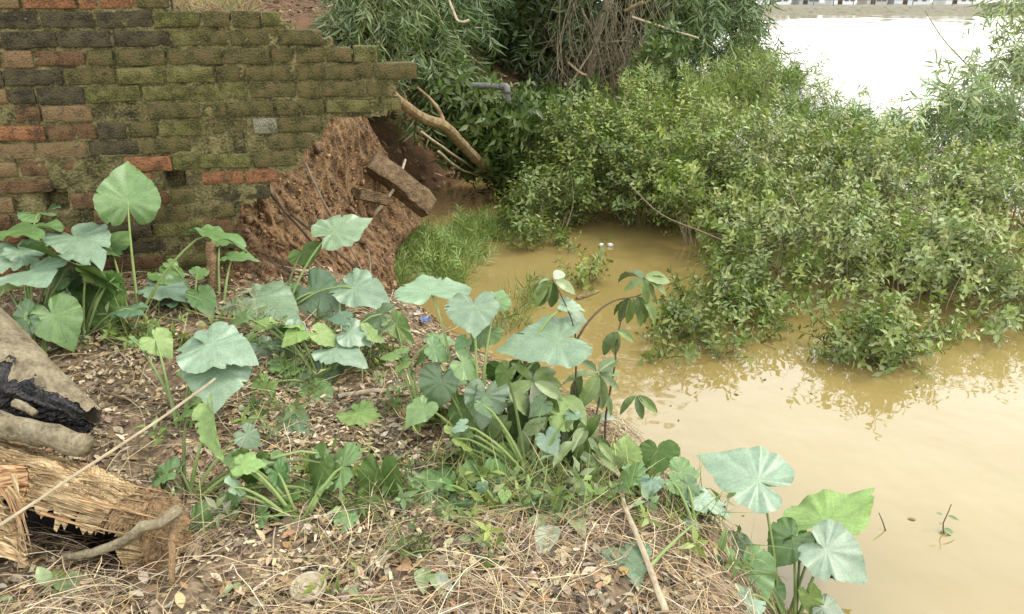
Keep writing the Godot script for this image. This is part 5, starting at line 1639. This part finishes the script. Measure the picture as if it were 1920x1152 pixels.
	struct("far_land", grid_mesh(2, 2, func(i, k): return Vector3(-900 + i * 1800, 1.2, -900 + k * 738)), M.far_soil)
	var walls := [Color(0.62, 0.62, 0.6), Color(0.35, 0.36, 0.36), Color(0.7, 0.7, 0.7), Color(0.42, 0.38, 0.34), Color(0.55, 0.57, 0.6)]
	var names := ["pale riverside house across the river, leftmost", "grey shed across the river beside the leftmost house", "small white house across the river in the middle", "brown shed across the river", "light grey long house across the river near the bent bamboo", "white house across the river behind the bent bamboo"]
	for i in 6:
		var px: float = [1450, 1510, 1575, 1635, 1700, 1790][i]
		var d := 160.0
		var c := at(px, 4, d)
		var wd: float = [5.0, 4.0, 4.5, 4.0, 7.0, 6.0][i]
		var hh: float = [4.5, 3.0, 4.0, 3.0, 3.6, 5.0][i]
		var y0 := 1.2
		var ht := thing("riverside_house", names[i], "house", Vector3(c.x, y0, c.z), "houses across the river")
		box_part(ht, "wall", Vector3(0, hh / 2, 0), Vector3(wd, hh, 5), plain(walls[i % 5]))
		var rb := MB.new()
		var o := ht.position
		for s in [-1, 1]:
			rb.p(o + Vector3(s * (wd / 2 + 0.4), hh, 2.9)); rb.p(o + Vector3(s * (wd / 2 + 0.4), hh + 1.3, 0)); rb.p(o + Vector3(s * (wd / 2 + 0.4), hh, -2.9))
		rb.quad(0, 1, 4, 3); rb.quad(1, 2, 5, 4); rb.tri(0, 2, 1); rb.tri(3, 4, 5); rb.quad(0, 3, 5, 2)
		part("roof", rb.mesh(), M.roof, ht)
		box_part(ht, "door", Vector3(-wd * 0.2, 1.0, 2.53), Vector3(0.9, 2.0, 0.06), M.twig_dark)
		for w in 2: box_part(ht, "window", Vector3(wd * (0.08 + 0.25 * w), 1.5, 2.53), Vector3(0.8, 1.0, 0.06), M.far_glass)
	var ft := thing("river_railing", "pale railing along the top of the far river bank", "railing", Vector3(44, 1.4, -156))
	for i in 12:
		box_part(ft, "post", Vector3(i * 3.6, 0.5, 0), Vector3(0.12, 1.0, 0.12), M.pipe)
	box_part(ft, "rail", Vector3(20, 0.95, 0), Vector3(40.5, 0.06, 0.06), M.pipe)

func box_part(t: Node3D, called: String, c: Vector3, s: Vector3, m: Material) -> void:
	var bm := BoxMesh.new()
	bm.size = s
	var o := MeshInstance3D.new()
	o.name = called
	o.mesh = bm
	o.material_override = m
	t.add_child(o, true)
	o.position = c

func build_litter() -> void:
	rng.seed = 900
	var chips := [chip_shape(1), chip_shape(2), chip_shape(3)]
	var leaves := [curl_leaf(4), curl_leaf(5), curl_leaf(6), curl_leaf(7)]
	var straws := [straw_shape(8), straw_shape(9), straw_shape(10), straw_shape(11)]
	var pale := [Color(0.46, 0.38, 0.23), Color(0.36, 0.28, 0.165), Color(0.50, 0.43, 0.29), Color(0.27, 0.185, 0.10), Color(0.16, 0.115, 0.065)]
	var brown := [Color(0.30, 0.225, 0.13), Color(0.39, 0.315, 0.195), Color(0.15, 0.11, 0.066), Color(0.46, 0.39, 0.265), Color(0.31, 0.195, 0.09), Color(0.09, 0.065, 0.042)]
	var straw := [Color(0.46, 0.36, 0.21), Color(0.33, 0.24, 0.14), Color(0.56, 0.47, 0.31), Color(0.20, 0.13, 0.075), Color(0.28, 0.19, 0.11)]
	rng.seed = 901
	var cl := FastNoiseLite.new()
	cl.seed = 44
	cl.frequency = 1.6
	var everywhere := func(x, z): return clampf(0.6 + cl.get_noise_2d(x, z) * 1.4, 0.28, 1.0)
	var chippy := func(x, z): return clampf(0.45 + cl.get_noise_2d(x + 9.0, z) * 1.6, 0.05, 1.0) * clampf(1.15 - Vector2(x + 0.75, (z + 3.1) * 0.8).length() * 0.8, 0.12, 1.0)
	var strawy := func(x, z): return clampf(0.5 + cl.get_noise_2d(x * 1.3, z * 1.3 + 7.0) * 1.7, 0.08, 1.0) * clampf(0.25 + 0.9 * smoothstep(-2.5, -1.9, z) + 0.9 * smoothstep(-0.2, 0.4, x), 0.0, 1.0)
	scatter("leaf_litter", "brown dry leaves covering the bank", leaves, 15000, Vector2(0.015, 0.055), 0.018, 0.55, brown, everywhere)
	scatter("wood_chips", "pale wood chips strewn over the middle of the bank", chips, 11500, Vector2(0.008, 0.028), 0.028, 0.5, pale, chippy)
	scatter("straw", "dry straw and stalks matted on the bank", straws, 4000, Vector2(0.10, 0.36), 0.035, 0.22, straw, strawy, 1.0)
	scatter("straw_bits", "short broken straw mixed into the litter", straws, 16000, Vector2(0.03, 0.11), 0.03, 0.4, straw, everywhere, 1.0)
	# low green weeds and trodden stalks
	var gx := []
	var gc := []
	var bx := []
	var bc := []
	var beds := []
	for q in [[960, 880, 0.42, 0.28, 70], [870, 930, 0.35, 0.18, 50], [1020, 930, 0.35, 0.15, 45], [600, 690, 0.35, 0.3, 55], [520, 620, 0.3, 0.2, 35], [500, 940, 0.3, 0.2, 26], [640, 930, 0.22, 0.15, 22], [160, 620, 0.4, 0.25, 50], [330, 620, 0.4, 0.2, 40], [700, 660, 0.2, 0.25, 26], [1230, 930, 0.2, 0.25, 30], [430, 800, 0.3, 0.2, 22], [880, 1030, 0.3, 0.15, 12], [600, 1050, 0.6, 0.2, 16], [1300, 1010, 0.15, 0.3, 24], [800, 760, 0.15, 0.2, 20]]:
		var c := on(q[0], q[1])
		for i in int(q[4] * 0.42):
			var a := rf(0, TAU)
			var r := sqrt(rng.randf())
			var x: float = c.x + cos(a) * r * q[2]
			var z: float = c.z + sin(a) * r * q[3]
			var o := Vector3(x, ground_h(x, z) + 0.01, z)
			if o.y < 0.05: continue
			gx.append(Transform3D(aim(Vector3(rf(-1.2, 1.2), rf(0.3, 1.0), rf(-0.8, 1.2)), rf(0, TAU)) * Basis.from_scale(Vector3.ONE * rf(0.2, 0.42)), o))
			gc.append(tint([Color(0.19, 0.26, 0.09), Color(0.27, 0.33, 0.17), Color(0.26, 0.33, 0.08), Color(0.13, 0.19, 0.06)][rng.randi() % 4], 0.25))
			for e in 7:
				bx.append(Transform3D(aim(Vector3(rf(-1, 1), rf(0.3, 0.9), rf(-1, 1)), rf(0, TAU)) * Basis.from_scale(Vector3(0.7, 1, 1) * rf(0.08, 0.26)), o + Vector3(rf(-0.06, 0.06), 0, rf(-0.06, 0.06))))
				bc.append(tint([Color(0.24, 0.29, 0.10), Color(0.36, 0.36, 0.17), Color(0.17, 0.22, 0.07)][rng.randi() % 3], 0.25))
	# dead leaves, stalks and roots on the hillside and in the gully
	var hx := [[], [], [], []]
	var hc := [[], [], [], []]
	for i in 5200:
		var z := rf(-14.0, -4.9)
		var x := z * rf(-0.10, 0.30)
		var h := hill_h(x, z)
		if h < 0.02: continue
		var l := rf(0.1, 0.5) if i % 4 < 2 else rf(0.03, 0.12)
		var nn := Vector3(hill_h(x - 0.1, z) - hill_h(x + 0.1, z), 0.2, hill_h(x, z - 0.1) - hill_h(x, z + 0.1)).normalized()
		hx[i % 4].append(Transform3D(aim((nn + Vector3(rf(-1, 1), rf(-0.3, 0.3), rf(-1, 1)) * 0.5).normalized(), rf(0, TAU)) * Basis.from_scale(Vector3.ONE * l), Vector3(x, h, z) + nn * rf(0.0, 0.08)))
		hc[i % 4].append(tint([Color(0.26, 0.18, 0.10), Color(0.10, 0.065, 0.035), Color(0.20, 0.12, 0.06), Color(0.34, 0.27, 0.16)][rng.randi() % 4], 0.3))
	for i in 4:
		var ho := copies("gully_litter", straws[i] if i < 2 else leaves[i], M.dry, hx[i], hc[i], self)
		ho.set_meta("label", "dead leaves and roots on the hillside and in the gully")
		ho.set_meta("category", "litter")
	var gw := copies("ground_cover", sprigs.oval_big, M.foliage, gx, gc, self)
	gw.set_meta("label", "low broad-leaved green weeds between the taro plants")
	gw.set_meta("category", "weeds")
	var gb := copies("ground_cover", sprigs.blade1, M.grass, bx, bc, self)
	gb.set_meta("label", "thin green grass blades and stalks in the litter")
	gb.set_meta("category", "grass")
	# roots and straw that hang down the slide
	var xf := [[], [], [], []]
	var cols := [[], [], [], []]
	for i in 420:
		var w := rf(0.5, 4.2)
		var u := rf(0.3, 4.3)
		var q := patch(soil_rows, w, u)
		var down := (patch(soil_rows, w + 0.1, u) - q).normalized()
		var y := (down + Vector3(rf(-0.5, 0.5), rf(-0.2, 0.3), rf(-0.2, 0.4))).normalized()
		var x := y.cross(Vector3(0.3, 0.5, 0.8)).normalized()
		var l := rf(0.04, 0.18)
		xf[i % 4].append(Transform3D(Basis(x, x.cross(y) * -1.0, y) * Basis.from_scale(Vector3(l, l, l)), q + Vector3(0.35, 0.45, 0.82) * rf(0.0, 0.06)))
		cols[i % 4].append(tint([Color(0.36, 0.25, 0.13), Color(0.12, 0.07, 0.035), Color(0.25, 0.15, 0.075), Color(0.45, 0.36, 0.22)][rng.randi() % 4], 0.3))
	var dx := []
	var dc := []
	for i in 900:
		var w := minf(4.5, 0.4 + 4.2 * pow(rng.randf(), 0.6))
		var q := patch(soil_rows, w, rf(0.1, 4.6))
		var l := rf(0.008, 0.026) if rng.randf() < 0.93 else rf(0.03, 0.06)
		dx.append(Transform3D(aim(Vector3(rf(-1, 1), rf(-1, 1), rf(-1, 1)), rf(0, TAU)) * Basis.from_scale(Vector3(l * 1.6, l * 6.0, l)), q + Vector3(0.35, 0.45, 0.82) * rf(-0.01, 0.035)))
		dc.append(tint([Color(0.19, 0.105, 0.048), Color(0.11, 0.06, 0.028), Color(0.24, 0.145, 0.07)][rng.randi() % 3], 0.3))
	var co := copies("soil_clods", chips[0], M.dry, dx, dc, self)
	co.set_meta("label", "crumbs and clods of red earth on the slide")
	co.set_meta("category", "soil")
	# leaf bits and chips adrift on the muddy water
	var fx := []
	var fc := []
	for i in 190:
		var px := rf(780, 1900)
		var py := rf(400, 1000)
		if px < 1100 and py > 640: continue
		if px > 1300 and py > 740 and rng.randf() < 0.9: continue
		var q := on_y(px, py, 0.003)
		if ground_h(q.x, q.z) > -0.03 and q.z > -6.0: continue
		fx.append(Transform3D(aim(Vector3(rf(-0.1, 0.1), 1, rf(-0.1, 0.1)), rf(0, TAU)) * Basis.from_scale(Vector3(1.3, 0.25, 1.0) * rf(0.008, 0.034)), q))
		fc.append(tint([Color(0.10, 0.10, 0.04), Color(0.20, 0.15, 0.08), Color(0.07, 0.06, 0.035), Color(0.2, 0.22, 0.09)][rng.randi() % 4], 0.3))
	var fo := copies("floating_debris", leaves[1], M.dry, fx, fc, self)
	fo.set_meta("label", "leaf bits and chips adrift on the muddy water")
	fo.set_meta("category", "litter")
	for i in 4:
		var o := copies("loose_roots", straws[i], M.dry, xf[i], cols[i], self)
		o.set_meta("label", "fine roots and straw hanging down the red soil slope")
		o.set_meta("category", "litter")

func _ready() -> void:
	var cam := Camera3D.new()
	cam.name = "camera"
	cam.position = EYE
	cam.basis = cam_basis
	cam.fov = 41.83
	cam.near = 0.05
	cam.far = 2000.0
	add_child(cam)
	cam.current = true
	var env := Environment.new()
	env.background_mode = Environment.BG_SKY
	var sm := ProceduralSkyMaterial.new()
	sm.sky_top_color = Color(0.74, 0.77, 0.81)
	sm.sky_horizon_color = Color(1.0, 1.0, 0.985)
	sm.sky_curve = 0.9
	sm.sky_energy_multiplier = 1.3
	sm.ground_bottom_color = Color(0.30, 0.28, 0.22)
	sm.ground_horizon_color = Color(0.6, 0.6, 0.56)
	sm.sun_angle_max = 1.0
	var sky := Sky.new()
	sky.sky_material = sm
	env.sky = sky
	env.tonemap_mode = Environment.TONE_MAPPER_LINEAR
	env.tonemap_exposure = 1.72
	env.sdfgi_enabled = true
	env.ssao_enabled = true
	env.ssil_enabled = true
	var we := WorldEnvironment.new()
	we.name = "world"
	we.environment = env
	add_child(we)
	var sun := DirectionalLight3D.new()
	sun.name = "sun"
	sun.light_energy = 0.5
	sun.light_angular_distance = 10.0
	sun.light_color = Color(1.0, 0.97, 0.91)
	sun.shadow_enabled = true
	add_child(sun)
	sun.look_at_from_position(Vector3(6, 10, -1.0), Vector3.ZERO)
	rng.seed = 1
	make_materials()
	M.far_soil = surf(256, 71, 0.02, [Color(0.10, 0.09, 0.065), Color(0.19, 0.17, 0.125), Color(0.14, 0.145, 0.09)], 0.95, 0.12)
	M.roof = plain(Color(0.3, 0.28, 0.27))
	M.far_glass = plain(Color(0.06, 0.07, 0.08), 0.2)
	build_land()
	var wp := PlaneMesh.new()
	wp.size = Vector2(1200, 24)
	var wo := struct("water", wp, M.water)
	wo.position = Vector3(0, 0, -2)
	# the open river has long low waves
	var wv := FastNoiseLite.new()
	wv.seed = 31
	wv.frequency = 0.11
	wv.fractal_octaves = 3
	struct("water", grid_mesh(260, 420, func(i, k):
		var f: float = k / 419.0
		var z: float = -14.0 - 140.0 * pow(1.0 - f, 1.6)
		var x: float = -14.0 + (i / 259.0) * (40.0 + 80.0 * (1.0 - f))
		return Vector3(x, 0.13 * smoothstep(-14.2, -30.0, z) * wv.get_noise_2d(x * 0.45, z * 1.3), z)), M.water)
	for side in 2:
		var sp := PlaneMesh.new()
		sp.size = Vector2(586, 140) if side == 0 else Vector2(494, 140)
		struct("water", sp, M.water).position = Vector3(-14.0 - 293.0, 0, -84) if side == 0 else Vector3(106.0 + 247.0, 0, -84)
	build_wall()
	rng.seed = 2
	build_green()
	rng.seed = 3
	build_dead_wood()
	rng.seed = 4
	build_taro()
	rng.seed = 5
	build_sapling()
	rng.seed = 6
	build_small()
	build_litter()
